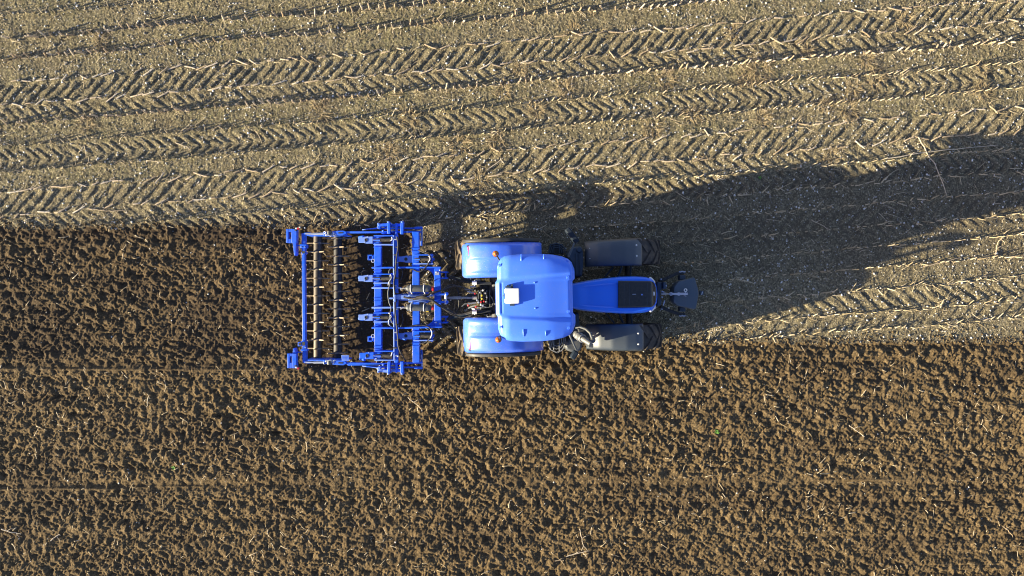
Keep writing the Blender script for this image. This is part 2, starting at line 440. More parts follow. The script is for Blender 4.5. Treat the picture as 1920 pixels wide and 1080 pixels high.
moist_t = np.clip(0.02 + 0.34 * sstep(0.1, 0.9, perlin(X * 0.5, Y * 1.3, 311) + 0.35)
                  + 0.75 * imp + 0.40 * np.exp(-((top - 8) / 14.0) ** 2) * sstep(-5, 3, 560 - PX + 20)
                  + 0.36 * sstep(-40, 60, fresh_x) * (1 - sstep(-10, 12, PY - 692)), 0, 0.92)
moist_shade_s = np.clip(0.55 * np.exp(-((sd + 5) / 5.0) ** 2) + 0.12 * perlin(X * 0.8, Y * 0.8, 313)  # stubble darker in a strip along the worked edge
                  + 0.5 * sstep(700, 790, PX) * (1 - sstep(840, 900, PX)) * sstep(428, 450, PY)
                  + 0.30 * sstep(436, 470, V) * (1 - sstep(600, 690, V)) + LUG_SHADE, 0, 0.85)
MOIST_SHADE = np.where(sd > 0, moist_t, moist_shade_s)
MOSS = np.clip(0.62 + 0.9 * perlin(X * 0.5, Y * 0.9, 321) - 0.35 * sstep(1300, 1900, PX), 0, 1)
for (v0, v1) in ((161, 229), (283, 321), (364, 434), (442, 492), (682, 750)):
    MOSS *= 1 - 0.85 * sstep(v0 - 2, v0 + 5, V) * (1 - sstep(v1 - 5, v1 + 2, V))

MOSS *= 1 - 0.9 * sstep(425, 470, V)
ny, nx = X.shape
def sheet(name, keep, mat):
    idx = np.arange(ny * nx).reshape(ny, nx)
    q = np.stack([idx[:-1, :-1], idx[:-1, 1:], idx[1:, 1:], idx[1:, :-1]], -1)[keep]
    used = np.zeros(ny * nx, bool); used[q.ravel()] = True
    remap = np.cumsum(used) - 1
    q = remap[q].astype(np.int32)
    co = np.stack([X.ravel()[used], Y.ravel()[used], H.ravel()[used]], -1).astype(np.float32)
    me = bpy.data.meshes.new(name)
    me.vertices.add(len(co)); me.vertices.foreach_set('co', co.ravel())
    me.loops.add(q.size); me.loops.foreach_set('vertex_index', q.ravel())
    me.polygons.add(len(q)); me.polygons.foreach_set('loop_start', np.arange(0, q.size, 4, dtype=np.int32))
    me.polygons.foreach_set('use_smooth', np.ones(len(q), bool))
    for an, arr in (('moist_shade', MOIST_SHADE), ('moss', MOSS)):
        a = me.attributes.new(an, 'FLOAT', 'POINT'); a.data.foreach_set('value', arr.ravel()[used].astype(np.float32))
    me.update(calc_edges=True); me.materials.append(mat)
    o = bpy.data.objects.new(name, me); COL.objects.link(o)
    o['kind'] = 'structure'
    return o
sdc = (sd[:-1, :-1] + sd[1:, 1:] + sd[:-1, 1:] + sd[1:, :-1]) / 4
tag(sheet('stubble_field', sdc <= 0, M['stubble_soil']), 'unworked stubble field with tyre tracks and stubble rows')
tag(sheet('tilled_soil', sdc > 0, M['tilled_soil']), 'freshly tilled brown cloddy soil')

c0 = int(np.searchsorted(xs, -13.6 + 2 * STEP)); r0_ = int(np.searchsorted(ys, -8.3 + 2 * STEP))
def hz(x, y):
    """height of the field at plan points (arrays)"""
    i = np.clip(np.round((np.asarray(x) - xs[c0]) / STEP).astype(int) + c0, 0, nx - 1)
    j = np.clip(np.round((np.asarray(y) - ys[r0_]) / STEP).astype(int) + r0_, 0, ny - 1)
    return H[j, i]
def sdv(x, y):
    i = np.clip(np.round((np.asarray(x) - xs[c0]) / STEP).astype(int) + c0, 0, nx - 1)
    j = np.clip(np.round((np.asarray(y) - ys[r0_]) / STEP).astype(int) + r0_, 0, ny - 1)
    return sd[j, i]

# ------------------------------------------------------------------ residue masses
def raw_mesh(name, co, faces_n, idx, tone, mat):
    me = bpy.data.meshes.new(name)
    me.vertices.add(len(co)); me.vertices.foreach_set('co', co.astype(np.float32).ravel())
    me.loops.add(len(idx)); me.loops.foreach_set('vertex_index', idx.astype(np.int32))
    nf = len(idx) // faces_n
    me.polygons.add(nf); me.polygons.foreach_set('loop_start', np.arange(0, len(idx), faces_n, dtype=np.int32))
    a = me.attributes.new('tone', 'FLOAT', 'POINT'); a.data.foreach_set('value', tone.astype(np.float32))
    me.update(calc_edges=True); me.materials.append(mat)
    o = bpy.data.objects.new(name, me); COL.objects.link(o)
    return o

def strands(base, head, pitch, length, rad, curl, tone, seg=4, k=4, follow=True, flat=1.0, sag=0.0):
    """tapered bent strands; returns co, quad idx, tone"""
    n = len(length); t = np.linspace(0, 1, seg + 1)
    hd = head[:, None] + curl[:, None] * (t[None] - 0.5)
    st = length[:, None] / seg
    dx = np.cos(hd) * np.cos(pitch)[:, None] * st; dy = np.sin(hd) * np.cos(pitch)[:, None] * st
    x = base[:, 0:1] + np.concatenate([np.zeros((n, 1)), np.cumsum(dx[:, 1:], 1)], 1)
    y = base[:, 1:2] + np.concatenate([np.zeros((n, 1)), np.cumsum(dy[:, 1:], 1)], 1)
    z = base[:, 2:3] + np.sin(pitch)[:, None] * length[:, None] * t[None] - sag * (length[:, None] * t[None]) ** 2
    if follow: z = np.maximum(z, hz(x, y) + 0.25 * rad[:, None])
    ang = np.linspace(0, 2 * PI, k, endpoint=False)
    vertical = (np.abs(pitch) > 0.7)[:, None, None]
    px_ = -np.sin(hd)[..., None]; py_ = np.cos(hd)[..., None]
    taper = (1 - 0.45 * t)[None, :, None] * rad[:, None, None]
    ca = np.cos(ang)[None, None] * taper; sa = np.sin(ang)[None, None] * taper * flat
    vx = x[..., None] + px_ * ca - np.where(vertical, np.cos(hd)[..., None] * sa, 0)
    vy = y[..., None] + py_ * ca - np.where(vertical, np.sin(hd)[..., None] * sa, 0)
    vz = z[..., None] + np.where(vertical, 0.2 * sa, sa)
    co = np.stack([vx, vy, vz], -1).reshape(-1, 3)
    b0 = (np.arange(n) * (seg + 1) * k)[:, None, None]
    i = np.arange(seg)[None, :, None]; j = np.arange(k)[None, None, :]
    q = np.stack([b0 + i * k + j, b0 + i * k + (j + 1) % k, b0 + (i + 1) * k + (j + 1) % k, b0 + (i + 1) * k + j], -1).reshape(-1)
    caps = []
    if k == 4:
        o1 = (np.arange(n) * (seg + 1) * k)[:, None]
        caps = np.concatenate([(o1 + np.array([[3, 2, 1, 0]])).ravel(), (o1 + seg * k + np.array([[0, 1, 2, 3]])).ravel()])
        q = np.concatenate([q, caps])
    return co, q, np.repeat(tone, (seg + 1) * k)

def join(parts):
    cos, qs, ts = [], [], []; o = 0
    for c, q, t in parts:
        cos.append(c); qs.append(q + o); ts.append(t); o += len(c)
    return np.concatenate(cos), np.concatenate(qs), np.concatenate(ts)

def row_point(v, s_px):
    """plan point on stubble row v at picture unit s"""
    py = v - SLOPE * s_px
    x = (s_px - 960) / 80.0; y = (540 - py) / 80.0
    i = np.clip(np.round((x - xs[c0]) / STEP).astype(int) + c0, 0, nx - 1); j = np.clip(np.round((y - ys[r0_]) / STEP).astype(int) + r0_, 0, ny - 1)
    return x, y + wob[j, i] / 80.0

# upright cut stubs along the rows
FLAT_ROWS = (157, 199, 360, 405)
OWN_ROWS = {75: 'cut maize stub standing in the second row down at the top left corner',
            112: 'cut maize stub standing in the row just above the topmost wide tyre track',
            235: 'cut maize stub standing in the row just below the topmost wide tyre track'}
stub_variants = []
def stub_mesh(i):
    mb = MB(); h = 0.15 + 0.02 * i; lean = 0.015 * (i - 2)
    mb.tube([(0, 0, -0.03), (0.3 * lean, 0, 0.3 * h), (lean, 0.01, 0.75 * h), (1.3 * lean, 0.012, h)], [0.021, 0.019, 0.0175, 0.016], 8)
    for k in range(2):
        a = 2.1 * k + i
        mb.tube([(0, 0, 0.02), (0.05 * math.cos(a), 0.05 * math.sin(a), 0.05), (0.11 * math.cos(a), 0.11 * math.sin(a), 0.012)], [0.004, 0.005, 0.002], 4)
    o = mb.build('maize_stub', M['stalk']); me = o.data
    bpy.data.objects.remove(o)
    return me
stub_variants = [stub_mesh(i) for i in range(5)]
masses = []
n_own = 0
for v in ROWS:
    if v in FLAT_ROWS: continue
    sp = 14.5 if v in OWN_ROWS else 14.0
    s = np.arange(-60, 1990, sp); s = s + rng.uniform(-4, 4, len(s))
    s = s[rng.random(len(s)) < 0.93]
    x, y = row_point(v, s); y = y + rng.normal(0, 0.012, len(x))
    ok = (sdv(x, y) < -3) & (np.abs(y) < 7.4) & (np.abs(x) < 12.9)
    # nothing stands under the tractor and implement
    ppx = 960 + 80 * x; ppy = 540 - 80 * y
    ok &= ~((ppx > 560) & (ppx < 1260) & (ppy > 425) & (ppy < 690))
    pos = np.stack([x, y], -1)[ok]
    if v in OWN_ROWS:
        for (a, b) in pos:
            if abs(a) > 12.0 or abs(b) > 6.78: continue
            o = bpy.data.objects.new('maize_stub', random.choice(stub_variants)); COL.objects.link(o)
            o.location = (a, b, float(hz(a, b))); o.rotation_euler = (random.gauss(0, 0.18), random.gauss(0.05, 0.18), random.uniform(0, 6.28))
            o.scale = (1, 1, random.uniform(0.75, 1.2))
            tag(o, OWN_ROWS[v], 'plant stub', 'cut maize stubs standing in three rows')
            n_own += 1
        continue
    n = len(pos)
    if not n: continue
    base = np.column_stack([pos, hz(pos[:, 0], pos[:, 1]) - 0.02])
    driven = v in (479, 677, 720, 752)
    pit = np.clip(rng.normal(0.75 if driven else 1.35, 0.35 if driven else 0.16, n), 0.1, 1.55)
    head = np.where(rng.random(n) < 0.75, rng.normal(0.25, 0.5, n), rng.uniform(0, 6.28, n))
    masses.append(strands(base, head, pit, rng.uniform(0.14, 0.24, n), rng.uniform(0.012, 0.018, n), rng.normal(0, 0.3, n), rng.uniform(0.45, 1.0, n), 3, 4, True))
co, q, tn = join(masses)
tag(raw_mesh('maize_stubble', co, 4, q, tn, M['straw']), 'cut maize stubble standing along the remaining rows', None, None, 'stuff')

# flattened stalks along the edges of the wide tracks
LAID = {157: 'pale flattened maize stalk on upper edge of the topmost wide tyre track',
        199: 'pale flattened maize stalk along the middle of the topmost wide tyre track',
        360: 'pale flattened maize stalk on upper edge of the lower wide tyre track',
        405: 'pale flattened maize stalk along the middle of the lower wide tyre track'}
def stalk_mesh(i):
    mb = MB(); L = (0.17, 0.21, 0.25, 0.29, 0.34)[i]; r = 0.0175
    b = random.uniform(-0.012, 0.012)
    pts = [(-L / 2, 0, 0), (-L / 4, b * 0.6, 0.004), (0, b, 0.006), (L / 4, b * 0.7, 0.004), (L / 2, 0, 0)]
    mb.tube(pts, [r * 0.9, r, r * 0.9, r * 0.95, r * 0.7], 8)
    mb.ring((0.02, b, 0.006), (1, 0, 0), r, 0.003, 8, 4)
    mb.tube([(L * 0.2, b * .6, 0.01), (L * 0.42, 0.03, 0.014), (L * 0.6, 0.055, -0.004)], [0.005, 0.006, 0.002], 4)
    o = mb.build('maize_stalk', M['stalk']); me = o.data
    bpy.data.objects.remove(o); return me
stalk_variants = [stalk_mesh(i) for i in range(5)]
def lay_stalk(x, y, ang, me=None, scale=1.0):
    o = bpy.data.objects.new('maize_stalk', me or random.choice(stalk_variants)); COL.objects.link(o)
    L = 0.1; za = float(hz(x - L * math.cos(ang), y - L * math.sin(ang))); zb = float(hz(x + L * math.cos(ang), y + L * math.sin(ang)))
    o.location = (x, y, max((za + zb) / 2, float(hz(x, y))) + 0.014)
    o.rotation_euler = Matrix.Rotation(ang, 3, 'Z').to_euler(); o.rotation_euler.y = -math.atan2(zb - za, 2 * L) * 0.8
    o.scale = (scale, 1, 1)
    return o
for v, lab in LAID.items():
    s = np.arange(4, 1916, 25.0); s = s + rng.uniform(-7, 7, len(s))
    s = s[rng.random(len(s)) < 0.92]
    x, y = row_point(v, s); y = y + rng.normal(0, 0.02, len(x))
    for a, b in zip(x, y):
        if sdv(a, b) > -3 or abs(b) > 6.76: continue
        o = lay_stalk(float(a), float(b), random.gauss(0.30, 0.20) if random.random() < 0.75 else random.gauss(-0.2, 0.3))
        tag(o, lab, 'plant stalk', 'flattened maize stalks along the wide tyre tracks')

# loose straw, leaves and stalk pieces
def scatter(n, f):
    """points in the picture area kept with probability f(x,y)"""
    n = int(n * 1.18); x = rng.uniform(-13.3, 13.3, n); y = rng.uniform(-8.1, 8.1, n)
    k = rng.random(n) < f(x, y); return x[k], y[k]
clump = lambda x, y, s, sc: np.clip(0.5 + 1.2 * perlin(np.asarray(x) * sc, np.asarray(y) * sc, s), 0, 1)
masses = []
def straw(n, dens, lmin, lmax, rmin, rmax, tmin, tmax, flat=0.5, pit=0.12, align=None, dz=0.004, curl=0.9):
    x, y = scatter(n, dens); n = len(x)
    head = rng.uniform(0, 2 * PI, n) if align is None else rng.normal(align, 0.55, n)
    base = np.column_stack([x, y, hz(x, y) + dz])
    L = lmin + (lmax - lmin) * rng.random(n) ** 2.2
    masses.append(strands(base, head, np.abs(rng.normal(0, pit, n)), L, rng.uniform(rmin, rmax, n), rng.normal(0, curl, n),
                          rng.uniform(tmin, tmax, n), 4, 4, True, flat))
onst = lambda x, y: (sdv(x, y) < -2).astype(float)
ontl = lambda x, y: (sdv(x, y) > 2).astype(float)
def near_row(x, y):
    v = (540 - 80 * y) + SLOPE * (960 + 80 * x); d = np.min(np.abs(v[:, None] - np.array(ROWS)[None]), 1)
    return np.exp(-(d / 7.0) ** 2)
def near_old_row(x, y):
    v = (540 - 80 * y) + SLOPE * (960 + 80 * x); d = np.abs((v - 2 + 20) % 40 - 20)
    return np.exp(-(d / 5.0) ** 2)
straw(26000, lambda x, y: onst(x, y) * (0.25 + 0.5 * clump(x, y, 401, 0.7)), 0.03, 0.14, 0.004, 0.008, 0.15, 1.0, curl=0.5)
straw(6500, lambda x, y: onst(x, y) * near_row(x, y) * 0.9, 0.06, 0.32, 0.005, 0.011, 0.3, 1.0, align=0.15, curl=0.4)
straw(3000, lambda x, y: onst(x, y) * (0.1 + 0.3 * clump(x, y, 403, 0.5)), 0.15, 0.42, 0.005, 0.010, 0.3, 1.0, align=0.1, curl=0.4)
straw(5200, lambda x, y: ontl(x, y) * (0.05 + 0.9 * clump(x, y, 405, 0.6) ** 3), 0.05, 0.24, 0.006, 0.013, 0.45, 1.0, dz=0.016, curl=0.4)
straw(7000, lambda x, y: ontl(x, y) * (0.08 + 0.5 * clump(x, y, 407, 1.1) ** 2), 0.03, 0.12, 0.004, 0.009, 0.25, 1.0, dz=0.008, curl=0.5)
straw(5000, lambda x, y: onst(x, y) * near_row(x, y) * (x > 3.2) * (0.15 + 0.85 * clump(x, y, 413, 0.8)), 0.08, 0.30, 0.008, 0.015, 0.55, 1.0, align=0.2, curl=0.25, dz=0.012)
straw(4500, lambda x, y: ontl(x, y) * near_old_row(x, y) * (0.05 + 0.9 * clump(x, y, 415, 0.45) ** 2), 0.04, 0.20, 0.005, 0.011, 0.2, 0.95, align=0.1, dz=0.014, curl=0.5)
co, q, tn = join(masses)
tag(raw_mesh('straw_litter', co, 4, q, tn, M['straw']), 'dry straw and leaf litter scattered over the field', None, None, 'stuff')

# pale gravel in the soil
def gravel(n, dens, rmin, rmax, pw):
    x, y = scatter(n, dens); n = len(x)
    r = rmin + (rmax - rmin) * rng.random(n) ** pw
    d = np.array([[1, 0, 0], [0, 1, 0], [-1, 0, 0], [0, -1, 0], [0, 0, 1], [0, 0, -1], [.6, .6, .5], [-.6, .6, .5], [-.6, -.6, .5], [.6, -.6, .5]], float)
    f = np.array([[0, 6, 9], [1, 7, 6], [2, 8, 7], [3, 9, 8], [4, 6, 7], [4, 7, 8], [4, 8, 9], [4, 9, 6], [0, 1, 6], [1, 2, 7], [2, 3, 8], [3, 0, 9], [0, 5, 1], [1, 5, 2], [2, 5, 3], [3, 5, 0]])
    a = rng.uniform(0, 6.28, n); ca, sa = np.cos(a), np.sin(a)
    st = rng.uniform(0.65, 1.25, (n, 3)) * np.array([1, 1, 0.75])
    p = d[None] * st[:, None] * rng.uniform(0.85, 1.15, (n, 10, 1))
    co = np.stack([p[..., 0] * ca[:, None] - p[..., 1] * sa[:, None], p[..., 0] * sa[:, None] + p[..., 1] * ca[:, None], p[..., 2]], -1) * r[:, None, None]
    co += np.stack([x, y, hz(x, y) + 0.3 * r], -1)[:, None]
    idx = (np.arange(n) * 10)[:, None, None] + f[None]
    return co.reshape(-1, 3), idx.reshape(-1), np.repeat(np.clip(rng.normal(0.72, 0.28, n), 0, 1), 10)
g1 = gravel(52000, lambda x, y: onst(x, y) * (0.30 + 0.70 * clump(x, y, 409, 0.6)), 0.006, 0.028, 4.0)
g2 = gravel(3500, lambda x, y: ontl(x, y) * (0.2 + 0.5 * clump(x, y, 411, 0.6)), 0.007, 0.020, 2.6)
co, q, tn = join([g1, g2])
tag(raw_mesh('gravel', co, 3, q, tn, M['stone']), 'small pale stones strewn over the soil', None, None, 'stuff')

edge_d = lambda x, y: ((sdv(x, y) <= 0) & (sdv(x, y) > -26)) * np.exp(sdv(x, y) / 7.0)
co, q, tn = gravel(420000, edge_d, 0.007, 0.034, 3.0)
crumbs = raw_mesh('soil_crumbs', co, 3, q, tn, M['tilled_soil'])
tag(crumbs, 'loose brown soil crumbs thrown onto the stubble along the worked edge', None, None, 'stuff')

# dead weeds: spreading tufts of tan stems
WEEDS = [(1250, 150, .30, 'tan dead weed tuft in the plain strip right of the top middle of the field'),
         (1425, 132, .42, 'largest orange tan dead weed tuft, in the upper right plain strip'),
         (1400, 148, .34, 'orange tan dead weed tuft touching the largest tuft on its lower left'),
         (1075, 55, .26, 'dead weed tuft just above the topmost wide tyre track near picture middle'),
         (728, 285, .34, 'tan dead weed tuft spilling over the narrow tyre track left of middle'),
         (770, 222, .30, 'tan dead weed tuft below a stubble row above the narrow tyre track left of middle'),
         (600, 212, .34, 'tan dead weed tuft between a plain row and the narrow tyre track, upper left'),
         (862, 272, .36, 'bushy tan dead weed tuft below the narrow tyre track above the cab'),
         (930, 268, .28, 'tan dead weed tuft right of the bushy tuft above the cab'),
         (735, 285, .22, 'small dead weed tuft overlapping the tuft on the narrow tyre track'),
         (1060, 165, .30, 'tan dead weed tuft above the narrow tyre track right of middle'),
         (945, 170, .24, 'pale dead weed tuft under the plain row above the narrow track'),
         (1005, 205, .24, 'sparse dead weed tuft lying on the narrow tyre track above the cab'),
         (1300, 215, .24, 'dead weed tuft lying on the narrow tyre track at right of middle'),
         (1225, 240, .30, 'dead weed tuft between narrow and lower wide tracks above the front wheels'),
         (1430, 220, .28, 'tan dead weed tuft under the narrow tyre track in the right half'),
         (1590, 208, .34, 'wide tan dead weed tuft between the narrow and lower wide tracks at right'),
         (1550, 200, .22, 'small dead weed tuft left of the wide tuft at right'),
         (1640, 145, .34, 'tan dead weed tuft on the upper edge of the narrow track at right'),
         (1600, 165, .26, 'tan dead weed tuft lying on the narrow tyre track at right'),
         (1625, 110, .26, 'thin dead weed tuft in the plain strip at upper right'),
         (1515, 92, .20, 'small dead weed tuft below the topmost wide track at upper right'),
         (1700, 35, .26, 'dead weed tuft lying on the topmost wide track near the top right corner'),
         (1375, 62, .22, 'small dead weed tuft on the topmost wide track right of middle'),
         (1840, 172, .28, 'tan dead weed tuft under the narrow track near the right edge'),
         (975, 130, .20, 'small dead weed tuft under the topmost wide track above the cab'),
         (190, 78, .24, 'dead weed tuft in the plain strip near the top left corner'),
         (160, 232, .26, 'dead weed tuft above the narrow track at the left'),
         (900, 338, .30, 'dead weed tuft just above the implement shadow left of the cab'),
         (1560, 292, .24, 'dead weed tuft at the upper edge of the cab shadow'),
         (750, 345, .22, 'dead weed tuft on the lower wide track above the implement'),
         (1840, 130, .20, 'thin dead weed tuft above the narrow track near the right edge')]
for (px, py, r, lab) in WEEDS:
    p = W(px, py); n = int(40 + 110 * r)
    rad = r * np.sqrt(rng.random(n)) * 0.6
    a0 = rng.uniform(0, 6.28, n)
    bx = p.x + rad * np.cos(a0); by = p.y + rad * np.sin(a0)
    base = np.column_stack([bx, by, hz(bx, by) + 0.002])
    L = rng.uniform(0.15, 1.0, n) * r
    co, q, tn = strands(base, a0 + rng.normal(0, 0.9, n), np.clip(rng.normal(0.35, 0.25, n), 0, 0.68), L, rng.uniform(0.0032, 0.0065, n), rng.normal(0, 0.8, n), rng.uniform(0.1, 1, n), 4, 4, True, 0.8, 0.9)
    z0 = float(hz(p.x, p.y))
    co = co - np.array([p.x, p.y, z0])
    o = raw_mesh('dead_weed', co, 4, q, tn, M['weed']); o.location = (p.x, p.y, z0)
    tag(o, lab, 'weed', 'dead weed tufts on the stubble field')

# stray long stalks that stand out
def long_stalk(pts, r, lab, up=0.02):
    mb = MB(); path = []
    for i in range(len(pts) - 1):
        a, b = Vector(pts[i]), Vector(pts[i + 1])
        for k in range(5): path.append(a.lerp(b, k / 5))
    path.append(Vector(pts[-1]))
    path = [W(p[0], p[1]) for p in path]
    hs = [float(hz(p.x, p.y)) for p in path]
    ctr = path[len(path) // 2].copy()
    zz = [max(hs[max(0, i - 2):i + 3]) + up for i in range(len(path))]
    pp = [Vector((p.x + random.gauss(0, .006), p.y + random.gauss(0, .006), z)) for p, z in zip(path, zz)]
    n = len(pp)
    mb.tube(pp, [r * (1 - 0.5 * i / n) for i in range(n)], 7)
    mb.tube([pp[n // 3], pp[n // 3] + Vector((0.08, 0.05, 0.02)), pp[n // 3] + Vector((0.17, 0.06, -0.01))], [0.004, 0.006, 0.002], 4)
    mb.tube([pp[2 * n // 3], pp[2 * n // 3] + Vector((0.06, -0.06, 0.02)), pp[2 * n // 3] + Vector((0.10, -0.13, -0.01))], [0.004, 0.006, 0.002], 4)
    o = mb.build('maize_stalk', M['stalk'], None, origin=(ctr.x, ctr.y, zz[n // 2]))
    return tag(o, lab, 'plant stalk')
long_stalk([(1719, 259), (1747, 306), (1773, 367)], 0.013, 'longest bent stalk, lying across the cab shadow edge at far right')
long_stalk([(1650, 300), (1740, 285), (1870, 272)], 0.012, 'long straight stalk lying along the upper edge of the shadow at far right')
long_stalk([(1520, 412), (1535, 420), (1556, 432)], 0.010, 'forked grey stalk lying in the middle of the big shadow')
long_stalk([(1340, 470), (1365, 482), (1400, 496)], 0.010, 'branched grey stalk in the shadow ahead of the front weight')
long_stalk([(1730, 500), (1765, 492), (1800, 482)], 0.013, 'long pale stalk in the sunlit row under the cab shadow at right')
long_stalk([(1860, 485), (1870, 455), (1880, 440)], 0.012, 'crooked pale stalk standing off a row near the right edge')
long_stalk([(338, 253), (358, 240), (380, 226)], 0.011, 'long grey stalk leaning over the narrow track at the upper left')
long_stalk([(400, 246), (408, 238), (418, 232)], 0.011, 'short grey stalk right of the long leaning one on the narrow track at the left')
long_stalk([(330, 268), (345, 274), (358, 277)], 0.011, 'pale stalk lying flat across the narrow track at the left')
long_stalk([(616, 68), (618, 58), (620, 48)], 0.014, 'dark stalk standing upright beside a row at the top left of middle', 0.05)
long_stalk([(913, 320), (935, 303), (945, 295)], 0.013, 'pale thick stalk lying across the lower wide track above the cab')
long_stalk([(178, 393), (205, 396), (235, 394)], 0.012, 'long pale stalk along the lower wide track at the left edge')
long_stalk([(765, 745), (783, 758), (788, 762)], 0.009, 'V shaped thin stalk on the tilled soil below the implement')
long_stalk([(1062, 1042), (1085, 1035), (1104, 1031)], 0.012, 'pale straight stalk on the tilled soil near the bottom middle')
long_stalk([(1040, 1050), (1053, 1049)], 0.014, 'short pale stalk left of the straight stalk near the bottom middle', 0.03)
long_stalk([(1086, 990), (1090, 1008), (1093, 1020), (1090, 1030)], 0.010, 'branched grey stalk on tilled soil near the bottom middle')
long_stalk([(5, 990), (25, 996), (42, 1000)], 0.012, 'pale stalk lying on tilled soil at the left edge near the bottom')
long_stalk([(98, 1013), (106, 1006), (114, 1000)], 0.012, 'pale stalk leaning on tilled soil right of the left edge near the bottom')
long_stalk([(1590, 797), (1605, 808), (1618, 818)], 0.008, 'thin yellowish stalk on tilled soil in the lower right')
long_stalk([(1878, 985), (1885, 992), (1892, 1000)], 0.010, 'pale bent stalk on tilled soil at the right edge near the bottom')

def seedling(px, py, lab, r=0.05):
    p = W(px, py); z = float(hz(p.x, p.y)); n = 9
    base = np.column_stack([np.full(n, p.x), np.full(n, p.y), np.full(n, z + 0.01)])
    co, q, tn = strands(base, np.linspace(0, 5.6, n) + rng.normal(0, .2, n), np.full(n, 0.45), rng.uniform(0.7, 1.3, n) * r, np.full(n, 0.012), rng.normal(0, .5, n), rng.uniform(0, 1, n), 4, 4, False, 0.25, 3.0)
    co -= np.array([p.x, p.y, z]); o = raw_mesh('seedling', co, 4, q, tn, M['leaf']); o.location = (p.x, p.y, z)
    tag(o, lab, 'plant', 'green seedlings on the soil')
seedling(1344, 809, 'bright green seedling on tilled soil below the front wheels', 0.07)
seedling(326, 877, 'small green seedling on tilled soil in the lower left')
seedling(1425, 333, 'tiny green seedling in the shadow edge at right', 0.04)

# ------------------------------------------------------------------ TRACTOR
YAW = R(1.1); TO = Vector((-0.317, -0.20, -0.03))
tr = empty('tractor', TO, YAW)
tag(tr, 'bright blue tractor with a wide cab roof pulling the cultivator', 'tractor')
Rinv = Matrix.Rotation(-YAW, 3, 'Z')
def T_(px, py, z):
    return Rinv @ (W(px, py, z) - Vector((TO.x, TO.y, 0))) + Vector((0, 0, -TO.z * 0))

def interp(x, pts):
    return float(np.interp(x, [p[0] for p in pts], [p[1] for p in pts]))
def ss(a, b, x):
    t = min(1, max(0, (x - a) / (b - a))); return t * t * (3 - 2 * t)

# cab roof ------------------------------------------------------
RX0, RL = 0.005, 1.535
RHW = [(0, .60), (.02, .69), (.05, .765), (.10, .81), (.18, .832), (.32, .845), (.55, .842), (.72, .822), (.84, .785), (.92, .735), (.965, .67), (1, .55)]
def roof_xy(t, v):
    hw = interp(t, RHW); y = v * hw
    n = ss(.30, .36, abs(y))
    xl = RX0 + 0.035 * n - 0.0; xr = RX0 + RL - 0.045 * (1 - n)
    # the notch fades away from the ends
    x = xl + (xr - xl) * t
    return x, y
def roof_z(t, v):
    x, y = roof_xy(t, v)
    z = 2.865 + 0.05 * (1 - ((t - .42) / .58) ** 2)
    yb = 0.345 + 0.10 * t
    b = ss(yb - 0.035, yb + 0.055, abs(y)) * ss(0.03, 0.16, t) * (1 - 0.75 * ss(.62, .95, t))
    z += 0.038 * b
    z -= 0.020 * ss(0.55, 0.9, t) * (1 - ss(yb - .03, yb + .05, abs(y)))
    z -= 0.045 * abs(v) ** 4 + 0.07 * abs(v) ** 14
    z -= 0.06 * (1 - ss(0, 0.06, t)) ** 2 + 0.07 * ss(.93, 1, t) ** 2
    # shallow groove along the rear edge
    z -= 0.014 * math.exp(-((t - .075) / .012) ** 2) * (1 - ss(.28, .32, abs(y)))
    return z
mb = MB(); nt_, nv_ = 90, 90
tt = [i / nt_ for i in range(nt_ + 1)]; vv = [-1 + 2 * j / nv_ for j in range(nv_ + 1)]
rows = [[(*roof_xy(t, v), roof_z(t, v)) for v in vv] for t in tt]
mb.grid(rows)
loop = [rows[i][0] for i in range(nt_ + 1)] + [rows[nt_][j] for j in range(1, nv_ + 1)] + [rows[i][nv_] for i in range(nt_ - 1, -1, -1)] + [rows[0][j] for j in range(nv_ - 1, 0, -1)]
def inset(p, s, dz): return (0.77 + (p[0] - 0.77) * s, p[1] * s, p[2] + dz)
l1 = [inset(p, 1.006, -0.03) for p in loop]; l2 = [inset(p, 0.995, -0.09) for p in loop]; l3 = [inset(p, 0.93, -0.13) for p in loop]
L_ = [loop + loop[:1], l1 + l1[:1], l2 + l2[:1], l3 + l3[:1]]
mb.grid(L_, True)
mb.add(l3, [list(range(len(l3)))[::-1]])
roof = mb.build('cab_roof', M['roof'], tr, smooth=50)
def roof_at(zx, zy):
    """point on the roof for a spot read off the enlarged photograph"""
    p = T_(840 + zx / 4.154, 420 + zy / 4.154, 2.9)
    t = min(1, max(0, (p.x - RX0) / RL)); v = p.y / interp(t, RHW)
    return Vector((p.x, p.y, roof_z(t, max(-1, min(1, v)))))
def ortho_up(): return Vector((0, 0, 1))
for (zx, zy) in ((402, 320), (930, 289), (935, 416), (940, 682), (942, 810), (412, 803)):
    p = roof_at(zx, zy); m_ = MB()
    m_.ring((p.x, p.y, p.z + 0.004), (0, 0, 1), 0.024, 0.006, 14, 6)
    m_.lathe((p.x, p.y, p.z - 0.006), (0, 0, 1), [(0.0, 0.018), (0.012, 0.014), (0.016, 0.0)], 10)
    m_.build('roof_bolt', M['roof'], roof)
for (zx, zy, s) in ((571, 262, 1), (747, 256, .7), (588, 848, 1), (762, 852, .7)):
    p = roof_at(zx, zy); sg = 1 if zy < 500 else -1; m_ = MB()
    L = 0.16 * s
    m_.tube([(p.x, p.y + sg * L * .45, p.z - 0.012), (p.x, p.y + sg * L * .1, p.z + 0.004), (p.x, p.y - sg * L * .35, p.z + 0.010), (p.x, p.y - sg * L * .5, p.z - 0.006)], [0.006, 0.013, 0.018, 0.010], 10)
    m_.build('roof_rib', M['roof'], roof, smooth=60)
